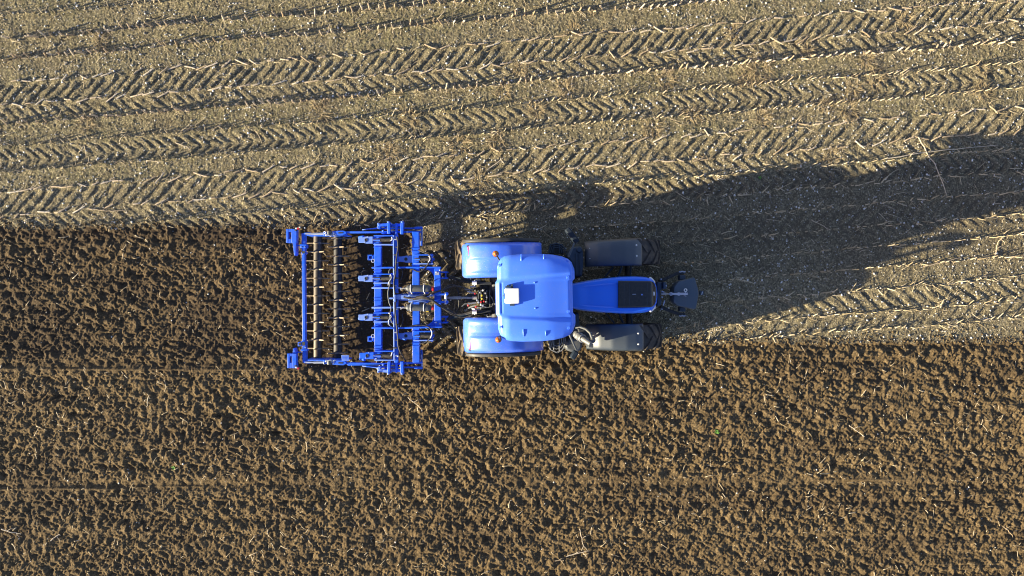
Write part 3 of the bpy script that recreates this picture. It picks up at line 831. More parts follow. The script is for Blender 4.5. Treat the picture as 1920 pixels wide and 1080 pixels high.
for (zx, zy) in ((675, 456), (681, 656)):
    p = roof_at(zx, zy); m_ = MB()
    m_.lathe((p.x, p.y, p.z - 0.004), (0, 0, 1), [(0, 0.018), (0.014, 0.015), (0.020, 0)], 12)
    m_.build('roof_bolt', M['roof'], roof, smooth=60)

# satellite receiver on the roof
a = roof_at(438, 500); b = roof_at(556, 619); zr = (a.z + b.z) / 2
x0, x1, y0, y1 = a.x, b.x, b.y, a.y
m_ = MB()
ch = 0.03
m_.prism([(x0 + ch, y0), (x1 - .012, y0), (x1, y0 + .012), (x1, y1 - .012), (x1 - .012, y1), (x0 + ch, y1), (x0, y1 - ch), (x0, y1 - .09), (x0 + .022, y1 - .10), (x0 + .022, y0 + .10), (x0, y0 + .09), (x0, y0 + ch)], zr + 0.035, zr + 0.085, 0.03)
rec = m_.build('satellite_receiver', M['white'], tr, bevel=0.012)
m_ = MB()
m_.box(((x0 + x1) / 2, (y0 + y1) / 2, zr + 0.015), (0.22, 0.26, 0.045))
m_.bar((x0 + 0.02, y1 + 0.02), (x0 + 0.17, y1 + 0.02), 0.03, zr + 0.0, zr + 0.06)
m_.box((x0 + 0.15, y1 + 0.035, zr + 0.03), (0.035, 0.08, 0.06))
m_.box((x0 + 0.07, y1 + 0.045, zr + 0.03), (0.04, 0.035, 0.05))
m_.bar((x0 + 0.10, y0 - 0.025), (x0 + 0.19, y0 - 0.025), 0.035, zr, zr + 0.05)
m_.tube([(x0 + 0.02, y1 - .12, zr + .05), (x0 - .03, y1 - .15, zr + .02), (x0 - 0.02, y0 + .15, zr + .01)], 0.009, 8)
m_.build('mounting_bracket', M['greyblue'], rec, bevel=0.004)

# beacons
for (zx, zy) in ((369, 229), (391, 905)):
    p = T_(840 + zx / 4.154, 420 + zy / 4.154, 2.86)
    m_ = MB(); m_.lathe((p.x, p.y, 2.70), (0, 0, 1), [(0, 0.0), (0.06, 0.0), (0.064, 0.012), (0.058, 0.035), (0.03, 0.04), (0, 0.04)], 20)
    m_.tube([(p.x, p.y, 2.70), (p.x, p.y, 2.60), (p.x + 0.09, p.y * 0.82, 2.58)], 0.018, 8)
    be = m_.build('beacon', M['black'], tr)
    m_ = MB(); m_.lathe((p.x, p.y, 2.74), (0, 0, 1), [(0.056, 0), (0.057, 0.05), (0.050, 0.085), (0.034, 0.11), (0.018, 0.122), (0, 0.125)], 20)
    for h in (0.025, 0.05, 0.075): m_.ring((p.x, p.y, 2.74 + h), (0, 0, 1), 0.055 - h * 0.05, 0.004, 20, 6)
    m_.build('beacon_lens', M['amber'], be)

# cab below the roof
CABX = [(0.12, .62), (0.45, .74), (1.15, .72), (1.42, .56)]
def cab_outline(s): return [(x, y * s) for x, y in CABX] + [(x, -y * s) for x, y in CABX[::-1]]
m_ = MB(); m_.prism(cab_outline(0.98), 0.85, 1.45); m_.prism([(-.1, -.35), (1.5, -.35), (1.5, .35), (-.1, .35)], 0.55, 0.86)
cab = m_.build('cab_base', M['black'], tr, bevel=0.02)
ol = cab_outline(1.0)
names = ['side_window', 'side_window', 'side_window', 'windscreen', 'side_window', 'side_window', 'side_window', 'rear_window']
for i in range(8):
    p, q_ = ol[i], ol[(i + 1) % 8]
    d = Vector((q_[0] - p[0], q_[1] - p[1])); u = d.normalized() * 0.03
    m_ = MB(); m_.bar((p[0] + u.x, p[1] + u.y), (q_[0] - u.x, q_[1] - u.y), 0.012, 1.452, 2.72)
    m_.build(names[i], M['glass'], tr)
for (x, y) in ol:
    m_ = MB(); m_.tube([(x, y, 1.40), (x, y, 2.76)], 0.032, 8); m_.build('cab_pillar', M['black'], tr)
m_ = MB(); m_.box((0.55, 0, 1.55), (0.46, 0.48, 0.14)); m_.box((0.34, 0, 1.88), (0.12, 0.46, 0.6)); m_.build('driver_seat', M['black'], tr, bevel=0.04)
m_ = MB(); m_.ring((1.08, 0, 1.78), (0.5, 0, 0.86), 0.19, 0.018, 20, 8); m_.tube([(1.08, 0, 1.78), (1.2, 0, 1.46)], 0.03, 8); m_.build('steering_wheel', M['black'], tr)

# hood --------------------------------------------------------
HHW = [(0, .262), (.18, .315), (.38, .362), (.58, .392), (.74, .396), (.86, .382), (.93, .352), (.97, .30), (1.0, .225)]
HX0, HL = 1.56, 1.80
def hood_top(u): return 1.96 - 0.20 * u ** 1.5 - 0.12 * ss(.9, 1.0, u) ** 2
def hood_sec(u, k):
    """one cross section: k from -1 to 1"""
    hw = interp(u, HHW); a = abs(k); sgn = 1 if k >= 0 else -1
    zt = hood_top(u)
    if a < .55:
        y = hw * .80 * a / .55; z = zt - 0.02 * (a / .55) ** 2
        # raised shoulders beside a slightly sunk middle
        z -= 0.030 * (1 - ss(.62, .70, y / hw)) * ss(.05, .2, u)
    elif a < .75:
        w = (a - .55) / .20; y = hw * (.80 + .17 * math.sin(w * PI / 2)); z = zt - .02 - 0.075 * (1 - math.cos(w * PI / 2))
    else:
        w = (a - .75) / .25; y = hw * (.97 + .03 * ss(0, .5, w)); z = zt - .095 - 0.52 * w
    return (HX0 + HL * u, sgn * y, z)
ks = [-1 + 2 * j / 80 for j in range(81)]
us = [1 - (1 - i / 50) ** 1.25 for i in range(51)]
rows = [[hood_sec(u, k) for k in ks] for u in us]
last = rows[-1]
rows.append([(p[0] + .03 * (1 - (p[1] / .24) ** 2), p[1] * .97, p[2] - 0.03) for p in last])
rows.append([(p[0] + .04 * (1 - (p[1] / .24) ** 2), p[1] * .96, min(p[2] - .06, 1.6)) for p in last])
rows.append([(p[0] + .02, p[1] * .94, 1.0) for p in last])
m_ = MB(); m_.grid(rows)
hood = m_.build('hood', M['hood'], tr, smooth=48)
# black panel let into the hood
def hood_pt(px, py, dz):
    p = T_(px, py, 1.80); u = min(1, max(0, (p.x - HX0) / HL)); z = hood_top(u) + dz
    hw = interp(u, HHW); k = p.y / hw
    return (p.x, p.y, z - 0.012 * k * k)
fx_ = lambda zx: 1060 + zx / 4.154
fy_ = lambda zy: 420 + zy / 4.154
def panel_half(zx):
    if zx < 640: return 104 - 2 * ((zx - 410) / 230)
    t = (zx - 640) / 86.0
    return 102 * max(0.0, 1 - t ** 3.2) ** (1 / 2.4)
rows = []
for i in range(31):
    zx = 410 + (725 - 410) * (1 - (1 - i / 30) ** 1.6)
    h = max(panel_half(zx), 1)
    rows.append([hood_pt(fx_(zx), fy_(546 + h * (-1 + 2 * j / 16)), 0.010) for j in range(17)])
rows = [[p for p in r][::-1] for r in rows]
m_ = MB(); m_.grid(rows)
bp_ = m_.build('hood_panel', M['panel'], hood, smooth=40, solid=0.03)
for p in bp_.data.polygons: pass
m_ = MB(); p = Vector(hood_pt(fx_(535), fy_(547), 0.014)); m_.box(p, (0.075, 0.012, 0.008)); m_.build('hood_badge', M['bright'], hood)
m_ = MB(); p = Vector(hood_pt(fx_(697), fy_(543), 0.012)); m_.prism([(p.x + .020 * math.cos(a), p.y + .045 * math.sin(a)) for a in [2 * PI * k / 14 for k in range(14)]], p.z - .01, p.z + .012); m_.build('emblem', M['white'], hood, bevel=0.003)
m_ = MB(); p = Vector(hood_pt(fx_(597), fy_(550), 0.012)); m_.box(p, (0.028, 0.03, 0.006)); m_.build('hood_latch', M['pale_blue'], hood)
m_ = MB()
for zx in (455, 500, 640, 668):
    a, b = Vector(hood_pt(fx_(zx), fy_(462), 0.011)), Vector(hood_pt(fx_(zx), fy_(628), 0.011))
    m_.tube([a, b], 0.0035, 6)
m_.build('panel_slat', M['greyblue'], hood)
for sg in (1, -1):
    m_ = MB(); pts = []
    for i in range(9):
        u = .91 + .085 * i / 8; hw = interp(u, HHW); pts.append((HX0 + HL * u, sg * hw * .985, hood_top(u) - 0.07))
    m_.tube(pts, [0.006] + [0.02] * 7 + [0.006], 8); m_.build('headlight', M['white'], hood)
    m_ = MB(); pts = []
    for i in range(9):
        u = .36 + .10 * i / 8; hw = interp(u, HHW); pts.append((HX0 + HL * u, sg * hw * .93, hood_top(u) - 0.045))
    m_.tube(pts, [0.003] + [0.009] * 7 + [0.003], 6); m_.build('hood_vent', M['pale_blue'], hood)
    m_ = MB()
    for i in range(26):
        u = .05 + .30 * i / 25; hw = interp(u, HHW)
        m_.box((HX0 + HL * u, sg * hw * 1.0, hood_top(u) - 0.15), (0.010, 0.012, 0.10))
    m_.build('side_grille', M['bright'], hood)

# running gear ------------------------------------------------
m_ = MB(); m_.box((2.35, 0, 1.05), (1.75, 0.46, 0.62)); m_.box((1.0, 0, 0.80), (2.2, 0.42, 0.46)); m_.box((-0.10, 0, 0.66), (0.60, 0.62, 0.36))
m_.build('engine_and_gearbox', M['black'], tr, bevel=0.03)
m_ = MB(); m_.tube([(2.92, -.75, .67), (2.92, .75, .67)], 0.05, 12); m_.box((2.92, 0, .68), (.30, .42, .30)); m_.build('front_axle', M['tyre'], tr)
m_ = MB(); m_.tube([(0, -.8, .92), (0, .8, .92)], 0.17, 14); m_.build('rear_axle', M['black'], tr)
for sg in (1, -1):
    m_ = MB()
    m_.tube([(2.30, sg * .30, .95), (2.55, sg * .62, 1.05)], 0.02, 8); m_.tube([(2.62, sg * .28, .95), (2.75, sg * .62, 1.0)], 0.025, 8)
    m_.tube([(2.95, sg * .25, .85), (2.97, sg * .65, .85)], 0.022, 8)
    m_.build_each('steering_rod', M['greyblue'], tr)

def wheel(name, x, y, rad, w, mat, n, side):
    m_ = MB()
    rr = rad * 0.60
    m_.lathe((x, y, rad), (0, 1, 0), [(0, side * .10), (.16, side * .10), (.18, side * .05), (rr * .85, side * .02), (rr * .92, side * w * .42), (rr * 1.0, side * w * .44), (rr * 1.0, -side * w * .42), (rr * .9, -side * w * .40), (rr * .8, 0), (0, 0)], 36)
    for k in range(8):
        a = 2 * PI * k / 8; m_.tube([(x + .13 * math.cos(a), y + side * .10, rad + .13 * math.sin(a)), (x + .13 * math.cos(a), y + side * .125, rad + .13 * math.sin(a))], 0.016, 6)
    wh = m_.build(name, M['rim'], tr)
    m_ = MB(); h = w / 2; hl = rad * 0.05
    rb = rad - hl
    prof = [(rr, -h * .80), (rr * 1.08, -h * .96), (rb * .80, -h * 1.0), (rb * .93, -h * .96), (rb * .985, -h * .80), (rb, -h * .4), (rb * 1.002, 0), (rb, h * .4), (rb * .985, h * .80), (rb * .93, h * .96), (rb * .80, h * 1.0), (rr * 1.08, h * .96), (rr, h * .80)]
    m_.lathe((x, y, rad), (0, 1, 0), prof, 72)
    # chevron lugs
    for sg in (1, -1):
        for k in range(n):
            th = 2 * PI * (k + (0.5 if sg < 0 else 0)) / n; sw = 0.30 * (0.7 / rad) ** 0.5; lw = 0.020 / rad * 1.1
            secs = []
            for q in range(6):
                f = q / 5; yy = sg * (-0.02 + f * (h * 1.0 + .02)); an = th + sw * f
                drop = 0 if f < .8 else 0.03 * ((f - .8) / .2)
                ro = rad - drop * rad * .6; ri = rb - 0.012 - drop * rad * .9
                lwf = lw * (1.0 + 0.25 * f)
                secs.append([(x + r_ * math.cos(an + da), y + yy, rad + r_ * math.sin(an + da)) for r_, da in ((ri, -lwf * 1.25), (ro, -lwf), (ro, lwf), (ri, lwf * 1.25))])
            vs = [p for s_ in secs for p in s_]; fs = []
            for q in range(5):
                for j in range(4): fs.append([q * 4 + j, q * 4 + (j + 1) % 4, q * 4 + 4 + (j + 1) % 4, q * 4 + 4 + j])
            fs += [[0, 1, 2, 3], [23, 22, 21, 20]]
            m_.add(vs, fs)
    o = m_.build('tyre', mat, wh, smooth=30)
    return wh
wheel('rear_wheel', 0, 0.93, 0.925, 0.62, M['muddytyre'], 20, 1)
wheel('rear_wheel', 0, -0.93, 0.925, 0.62, M['muddytyre'], 20, -1)
wheel('front_wheel', 2.95, 0.93, 0.70, 0.54, M['tyre'], 17, 1)
wheel('front_wheel', 2.95, -0.93, 0.70, 0.54, M['tyre'], 17, -1)

# rear fenders -------------------------------------------------
FP = [(-.745, 1.36), (-.735, 1.46), (-.70, 1.57), (-.62, 1.69), (-.50, 1.79), (-.34, 1.87), (-.15, 1.925), (.05, 1.94), (.30, 1.925), (.52, 1.865), (.70, 1.77), (.83, 1.65), (.93, 1.50), (.97, 1.38)]
# arc-length resample
def resample(pts, n):
    d = [0]
    for i in range(1, len(pts)): d.append(d[-1] + math.dist(pts[i], pts[i - 1]))
    return [(interp(d[-1] * k / n, list(zip(d, [p[0] for p in pts]))), interp(d[-1] * k / n, list(zip(d, [p[1] for p in pts])))) for k in range(n + 1)]
FPR = resample(FP, 60)
for _ in range(3):
    FPR = [FPR[0]] + [((FPR[i - 1][0] + 2 * FPR[i][0] + FPR[i + 1][0]) / 4, (FPR[i - 1][1] + 2 * FPR[i][1] + FPR[i + 1][1]) / 4) for i in range(1, 60)] + [FPR[60]]
Y0, Y1 = 0.425, 1.155
for sg in (1, -1):
    rows = []
    for i, (x, z) in enumerate(FPR):
        row = []
        for j in range(41):
            f = j / 40; y = Y0 + (Y1 - Y0) * f
            # rounded rear corners
            cr = 0.10; dx = max(0, (-.745 + cr) - x)
            lim_ = cr - math.sqrt(max(0, cr * cr - dx * dx)) if dx > 0 else 0
            yy = min(max(y, Y0 + lim_), Y1 - lim_)
            zz = z + 0.02 - 0.05 * (2 * f - 1) ** 2 - 0.05 * (max(0, (f - .86) / .14)) ** 2 - 0.05 * (max(0, (.10 - f) / .10)) ** 2
            # raised housing on the outer half
            hs = ss(.50, .56, f) * (1 - ss(.93, .985, f)) * ss(-.60, -.545, x) * (1 - ss(.46 + .10 * f, .60 + .10 * f, x))
            zz += 0.035 * hs
            # hollow on the inner half
            zz -= 0.018 * ss(.10, .2, f) * (1 - ss(.40, .5, f)) * ss(-.62, -.50, x) * (1 - ss(.2, .4, x))
            row.append((x, sg * yy, zz))
        rows.append(row)
    m_ = MB(); m_.grid(rows, sg < 0)
    # inner and outer walls hang from the edges
    for e in (0, 40):
        m_.grid([[r[e] for r in rows], [(r[e][0], r[e][1], r[e][2] - (0.16 if e else 0.5)) for r in rows]], (sg > 0) == (e == 0))
    fe = m_.build('rear_fender', M['fender'], tr, smooth=48)
    # black rubber edge outside
    rows = [[(x, sg * (Y1 + .004), z - .055) , (x, sg * (Y1 + .03), z - .045), (x, sg * (Y1 + .075), z - .06), (x, sg * (Y1 + .085), z - .12)] for x, z in FPR if x > -.70 and x < .93]
    m_ = MB(); m_.grid(rows, sg < 0); m_.build('fender_extension', M['black'], fe, smooth=60, solid=0.012)
    # tail lamp on the rear of the housing
    m_ = MB(); pts = []
    for k in range(6):
        f = .55 + .36 * k / 5; y = Y0 + (Y1 - Y0) * f; x = -.585 + 0.03 * (1 - k / 5) - 0.0; z = interp(x, FPR) + 0.020
        pts.append((x, sg * y, z))
    m_.tube(pts, [0.008, 0.012, 0.012, 0.012, 0.012, 0.008], 8); m_.build('tail_light', M['red'], fe)
    m_ = MB(); m_.tube([(p[0] + 0.028, p[1], interp(p[0] + .028, FPR) + .022) for p in pts], 0.008, 8); m_.build('tail_light', M['white'], fe)
    m_ = MB()
    for (dx, dy) in ((0, 0), (.035, .012), (.02, -.03)):
        x = -.60 + dx; m_.lathe((x, sg * (1.09 + dy), interp(x, FPR) - 0.012), (0, 0, 1), [(0, .016), (.014, .012), (.018, 0)], 8)
    m_.build_each('fender_bolt', M['black'], fe)

# front fenders ------------------------------------------------
FF = resample([(1.92, 1.14), (2.00, 1.24), (2.18, 1.365), (2.45, 1.46), (2.75, 1.475), (2.98, 1.44), (3.13, 1.38)], 30)
for sg in (1, -1):
    rows = []
    for i, (x, z) in enumerate(FF):
        f_ = i / 30; ya = 0.625; yb = 1.175 + 0.045 * f_
        rows.append([(x, sg * (ya + (yb - ya) * j / 16), z - 0.055 * abs(-1 + 2 * j / 16) ** 3 - .03 * max(0, (j / 16 - .93) / .07)) for j in range(17)])
    m_ = MB(); m_.grid(rows, sg < 0)
    ff = m_.build('front_fender', M['frontmud'], tr, smooth=50, solid=0.014)
    for (x, y, r_) in ((2.02, .80, .010), (2.02, 1.02, .010), (3.00, .83, .020), (3.00, 1.06, .020)):
        m_ = MB(); m_.lathe((x, sg * y, interp(x, FF) - 0.002), (0, 0, 1), [(0, .012), (r_ * .8, .010), (r_, 0)], 10); m_.build('bolt', M['white'], ff)
    m_ = MB(); m_.tube([(2.95, sg * .66, .9), (2.8, sg * .66, 1.25), (2.7, sg * .9, 1.44)], 0.022, 8); m_.build('fender_stay', M['black'], ff)

# mirrors ------------------------------------------------------
for (a0, a1, h0, h1, hz_) in (((1066, 482), (1077, 456), (1083, 454), (1063, 428), 2.28), ((1068, 628), (1081, 656), (1082, 659), (1073, 673), 2.25)):
    m_ = MB(); m_.tube([T_(*a0, 2.50), T_((a0[0] + a1[0]) / 2, (a0[1] + a1[1]) / 2, 2.50), T_(*a1, 2.40)], 0.020, 10)
    ma = m_.build('mirror_arm', M['greyblue' if a0[1] < 540 else 'slate'], tr)
    p, q_ = T_(*h0, hz_ + .1), T_(*h1, hz_ + .1)
    m_ = MB(); m_.bar(p, q_, 0.11, hz_ - .06, hz_ + .13); m_.build('mirror_head', M['mirror'], ma, bevel=0.025)

# fuel tanks and steps in front of the rear wheels -------------
def TZ(zx, zy, z): return T_(840 + zx / 4.154, 420 + zy / 4.154, z)
up_tank = [(960, 185), (1000, 165), (1040, 175), (1058, 215), (1060, 300), (1050, 415), (985, 418), (978, 330), (925, 240)]
m_ = MB(); m_.prism([tuple(TZ(x, y, 1.25)[:2]) for x, y in up_tank], 0.45, 1.22, 0.05)
o = m_.build('fuel_tank', M['greyblue'], tr, bevel=0.035)
m_ = MB()
for zx in (1000, 1028): m_.tube([TZ(zx, 230, 1.235), TZ(zx + 2, 390, 1.235)], 0.016, 6)
m_.lathe(TZ(1022, 200, 1.2), (0, 0, 1), [(0, .07), (.05, .065), (.07, .03), (.075, 0)], 16)
m_.build('tank_cap', M['greyblue'], o)
lo_tank = [(905, 960), (915, 920), (940, 885), (1000, 875), (1045, 905), (1056, 940), (1045, 985), (1010, 1005), (960, 1003), (925, 990)]
m_ = MB(); m_.prism([tuple(TZ(x, y, 1.15)[:2]) for x, y in lo_tank], 0.45, 1.12, 0.06)
o = m_.build('fuel_tank', M['slate'], tr, bevel=0.05)
m_ = MB(); m_.prism([tuple(TZ(x, y, 1.2)[:2]) for x, y in ((960, 700), (1020, 690), (1030, 800), (1015, 880), (960, 880), (945, 800))], .6, 1.18); m_.build('battery_box', M['greyblue'], tr, bevel=0.03)
for (zy0, zy1, mid, mt) in ((150, 225, 188, 'greyblue'), (885, 1000, 940, 'slate')):
    m_ = MB(); s_ = 1 if zy0 < 500 else -1
    for i, z in enumerate((1.05, 0.75, 0.45)):
        yy = 0.02 * i
        q0 = [TZ(780 + 3 * i, zy1 if s_ > 0 else zy0, z), TZ(800, zy0 + 10 if s_ > 0 else zy1 - 20, z), TZ(845, zy0 if s_ > 0 else zy1, z), TZ(885, zy0 + 12 if s_ > 0 else zy1 - 12, z), TZ(912, zy0 + 40 if s_ > 0 else zy1 - 45, z), TZ(914, zy1 if s_ > 0 else zy0, z)]
        m_.tube(q0, 0.013, 6)
        inn = [p.lerp((q0[0] + q0[-1]) / 2, .22) for p in q0]; m_.tube(inn, 0.009, 6)
        inn = [p.lerp((q0[0] + q0[-1]) / 2, .42) for p in q0]; m_.tube(inn, 0.009, 6)
        for zx in (825, 868):
            m_.tube([TZ(zx, zy0 + 6 if s_ > 0 else zy1 - 6, z), TZ(zx, zy1 if s_ > 0 else zy0, z)], 0.010, 6)
    for (zx, zy) in ((800, zy0 + 10 if s_ > 0 else zy1 - 20), (912, zy0 + 40 if s_ > 0 else zy1 - 45)):
        p = TZ(zx, zy, 1.05); m_.tube([(p.x, p.y, 1.06), (p.x, p.y, .44)], .012, 6)
    st_ = m_.build('cab_step', M['steel' if s_ < 0 else 'greyblue'], tr)
    m_ = MB(); m_.prism([tuple(TZ(x, y, .7)[:2]) for x, y in ((800, mid - 40), (905, mid - 40), (905, mid + 40), (800, mid + 40))], .40, .44); m_.build('step_plate', M['black'], st_)

# exhaust ------------------------------------------------------
def TF(zx, zy, z): return T_(1060 + zx / 4.154, 420 + zy / 4.154, z)
m_ = MB(); m_.tube([TF(88, 858, 1.55), TF(95, 866, 1.75)], [0.085, 0.085], 16); m_.tube([TF(95, 866, 1.75), TF(112, 880, 1.95), TF(135, 893, 2.1)], [0.07, 0.072, 0.066], 16)
m_.tube([TF(135, 893, 2.1), TF(200, 935, 2.25)], [0.058, 0.050], 16)
ex = m_.build('exhaust_pipe', M['pipe'], tr, smooth=60)
m_ = MB()
for (zx, zy, z) in ((96, 866, 1.76), (112, 879, 1.93), (136, 893, 2.1)):
    a = TF(zx, zy, z); b = TF(zx + 20, zy + 13, z + .11); m_.ring(a, b - a, 0.072, 0.018, 20, 8)
m_.build('exhaust_clamp', M['steel'], ex)
m_ = MB(); m_.tube([TF(82, 808, 2.0), TF(110, 800, 2.05), TF(160, 818, 2.1), TF(195, 850, 2.15), TF(210, 890, 2.2), TF(212, 905, 2.2)], 0.028, 10)
m_.lathe(TF(212, 905, 2.14), (0, 0, 1), [(0, .10), (.045, .09), (.062, .04), (.062, -.05), (0, -.05)], 16)
m_.prism([tuple(TF(x, y, 2.1)[:2]) for x, y in ((185, 935), (222, 935), (220, 965), (182, 965))], 1.5, 2.08)
m_.build('exhaust_guard', M['slate'], ex, bevel=0.008)
m_ = MB(); m_.prism([tuple(TF(x, y, 1.8)[:2]) for x, y in ((100, 815), (160, 828), (190, 860), (204, 900), (200, 925), (150, 890), (105, 850))], 1.45, 1.85); m_.build('heat_shield', M['black'], ex, bevel=0.01)

# rear linkage -------------------------------------------------
def TH(zx, zy, z): return T_(820 + zx / 9.82, 500 + zy / 9.82, z)
for (zy, zend, sg) in ((300, 175, 1), (840, 960, -1)):
    m_ = MB(); m_.bar(TH(1000, zy + sg * 20, .62), TH(560, zy - sg * 50, .60), 0.09, .55, .66); m_.bar(TH(570, zy - sg * 48, .60), TH(130, zend, .58), 0.07, .53, .61)
    m_.build('lower_link', M['greyblue'], tr, bevel=0.012)
    m_ = MB(); m_.tube([TH(690, zy, 1.16), TH(680, zy - sg * 8, .62)], 0.034, 12); m_.tube([TH(640, zy, 1.16), TH(725, zy, 1.16)], 0.042, 12)
    lr = m_.build('lift_rod', M['white'], tr)
    m_ = MB(); m_.bar(TH(720, zy, 1.1), TH(1000, zy + sg * 10, 1.1), 0.07, 1.0, 1.13); m_.build('lift_arm', M['black'], tr, bevel=0.012)
    m_ = MB(); m_.tube([TH(690, zy - 55, 1.12), TH(690, zy + 50, 1.12)], 0.016, 8); m_.tube([TH(690, zy - 52, 1.12), TH(790, zy - 55, 1.10)], 0.012, 8); m_.tube([TH(620, zy + sg * 75, .95), TH(700, zy + sg * 52, 1.05)], 0.02, 8)
    m_.build_each('link_pin', M['bright'], tr)
m_ = MB(); m_.tube([TH(180, 575, 1.02), TH(280, 574, 1.03)], 0.028, 12); m_.tube([TH(280, 574, 1.03), TH(440, 573, 1.05)], 0.034, 12); m_.tube([TH(440, 573, 1.05), TH(640, 575, 1.07)], 0.024, 12); m_.tube([TH(640, 575, 1.07), TH(730, 575, 1.08)], 0.038, 12)
m_.build('top_link', M['steel'], tr)
m_ = MB()
for i in range(5):
    x = 745 + i * 50
    m_.prism([tuple(TH(a, b, 1.15)[:2]) for a, b in ((x, 430), (x + 24, 430), (x + 24, 690), (x, 690))], .80, 1.13 + .02 * (i % 2))
m_.build('coupler_block', M['slate'], tr, bevel=0.006)
k = 0
for (x, y, mt) in ((820, 538, 'yellow'), (828, 600, 'yellow'), (803, 645, 'red'), (858, 642, 'red'), (690, 495, 'red'), (715, 740, 'red'), (845, 430, 'white'), (800, 700, 'white'), (730, 615, 'bright'), (840, 718, 'bright'), (905, 650, 'steel'), (910, 560, 'steel'), (760, 660, 'bright'), (700, 370, 'white'), (610, 370, 'bright'), (880, 900, 'white'), (930, 915, 'bright'), (800, 938, 'bright'), (610, 220, 'steel'), (760, 205, 'bright'), (870, 255, 'steel'), (650, 775, 'bright'), (600, 910, 'bright'), (890, 480, 'steel'), (790, 480, 'steel')):
    z = 1.2 if 420 < y < 760 else 0.95
    p = TH(x, y, z); m_ = MB(); m_.lathe((p.x, p.y, p.z - .05), (random.uniform(-.4, .1), random.uniform(-.4, .4), 1), [(0, .055), (.017, .052), (.021, .02), (.016, 0), (.016, -.04)], 10)
    m_.build('coupler', M[mt], tr)
for i in range(9):
    a = (730 + 26 * i, 745 + 10 * math.sin(i)); p = TH(*a, 1.1)
    m_ = MB(); m_.ring(p, (0, 1, 0.4), 0.014, 0.006, 10, 6); m_.build('chain_link', M['bright'], tr)
for pts, r_, mt in (([(545, 455), (610, 470), (690, 492)], .018, 'steel'), ([(560, 685), (640, 675), (710, 665)], .018, 'steel'), ([(960, 520), (1010, 580), (1035, 660), (1000, 740), (880, 760)], .009, 'greyhose'),
                    ([(500, 820), (560, 770), (640, 735), (720, 715)], .022, 'greyhose'), ([(450, 740), (500, 690), (560, 680)], .016, 'greyhose'), ([(520, 880), (620, 860), (690, 830)], .016, 'greyhose'),
                    ([(960, 470), (955, 560), (960, 640)], .010, 'bright'), ([(860, 880), (940, 920), (1040, 905)], .010, 'bright'), ([(500, 425), (560, 420), (660, 430)], .012, 'greyhose')):
    m_ = MB(); m_.tube([TH(x, y, 1.12 if 400 < y < 770 else .98) for x, y in pts], r_, 8); m_.build('hydraulic_line', M[mt], tr, smooth=60)
m_ = MB(); m_.box((-.52, 0, .55), (.5, .10, .12)); m_.prism([tuple(TH(x, y, 1.0)[:2]) for x, y in ((960, 215), (1010, 215), (1010, 900), (960, 900))], .8, 1.02); m_.prism([tuple(TH(x, y, .9)[:2]) for x, y in ((540, 500), (740, 500), (740, 650), (540, 650))], .6, .84)
m_.build('drawbar', M['black'], tr, bevel=0.01)
m_ = MB(); m_.tube([TH(555, 690, 1.05), TH(575, 725, 1.05)], 0.022, 10); m_.build('coupler', M['red'], tr)

# front linkage ------------------------------------------------
def TG(zx, zy, z): return T_(1200 + zx / 7.714, 480 + zy / 7.714, z)
for (pts, zp) in (([(285, 362), (400, 318), (530, 256), (650, 240)], 225), ([(300, 735), (430, 790), (560, 836), (660, 850)], 862)):
    m_ = MB()
    for a, b in zip(pts[:-1], pts[1:]): m_.bar(TG(*a, .75), TG(*b, .75), 0.07, .62, .76)
    fl = m_.build('front_link', M['black'], tr, bevel=0.01)
    m_ = MB(); m_.tube([TG(570, zp, .80), TG(590, zp + 8, .80), TG(615, zp - 2, .80), TG(640, zp + 8, .80), TG(662, zp, .80)], 0.016, 8); m_.build('link_hook', M['bright'], fl)
m_ = MB(); m_.prism([tuple(TG(x, y, 1.0)[:2]) for x, y in ((255, 370), (320, 385), (325, 480), (300, 500), (300, 600), (320, 640), (310, 715), (255, 725))], .6, 1.0)
m_.prism([tuple(TG(x, y, 1.1)[:2]) for x, y in ((345, 375), (385, 375), (400, 420), (395, 475), (345, 475))], .7, 1.08)
m_.build('front_hitch', M['greyblue'], tr, bevel=0.015)
m_ = MB(); m_.tube([TG(310, 545, 1.05), TG(375, 547, 1.05)], 0.03, 10); m_.tube([TG(375, 547, 1.05), TG(445, 549, 1.05)], 0.018, 10); m_.build('front_ram', M['steel'], tr)
for (x, y) in ((380, 432), (325, 512), (345, 520), (325, 595), (310, 335), (320, 770)):
    m_ = MB(); m_.lathe(TG(x, y, 1.06), (0, 0, 1), [(0, .03), (.013, .028), (.017, 0), (.017, -.05)], 8); m_.build('bolt', M['bright'], tr)
m_ = MB(); m_.tube([TG(340, 715, .98), TG(350, 680, 1.0), TG(362, 645, .98)], .014, 8); m_.build('hitch_handle', M['bright'], tr)

# ------------------------------------------------------------------ FRONT WEIGHT
c = W(1286, 551, .0); fw = empty('front_weight', (c.x, c.y, 0.35), YAW)
tag(fw, 'dark grey five sided ballast block carried on the front linkage of the tractor', 'weight')
def FWp(zx, zy, z):
    w = W(1200 + zx / 7.714, 480 + zy / 7.714, z); return Rinv @ (w - Vector((c.x, c.y, 0.35)))
outl = [(497, 452), (566, 366), (785, 312), (800, 335), (842, 480), (850, 540), (842, 585), (815, 745), (797, 771), (560, 722), (490, 665)]
topo = [FWp(x, y, 1.02) for x, y in outl]
m_ = MB(); n = len(topo)
ct = Vector((sum(p.x for p in topo) / n, sum(p.y for p in topo) / n, 0))
top_ = [Vector((p.x, p.y, p.z)) for p in topo]
mid_ = [Vector((ct.x + (p.x - ct.x) * 1.03, ct.y + (p.y - ct.y) * 1.03, p.z - .10)) for p in topo]
bot_ = [Vector((ct.x + (p.x - ct.x) * .92, ct.y + (p.y - ct.y) * .92, p.z - .55)) for p in topo]
ridge = [FWp(500, 552, 1.035), FWp(845, 545, 1.05)]
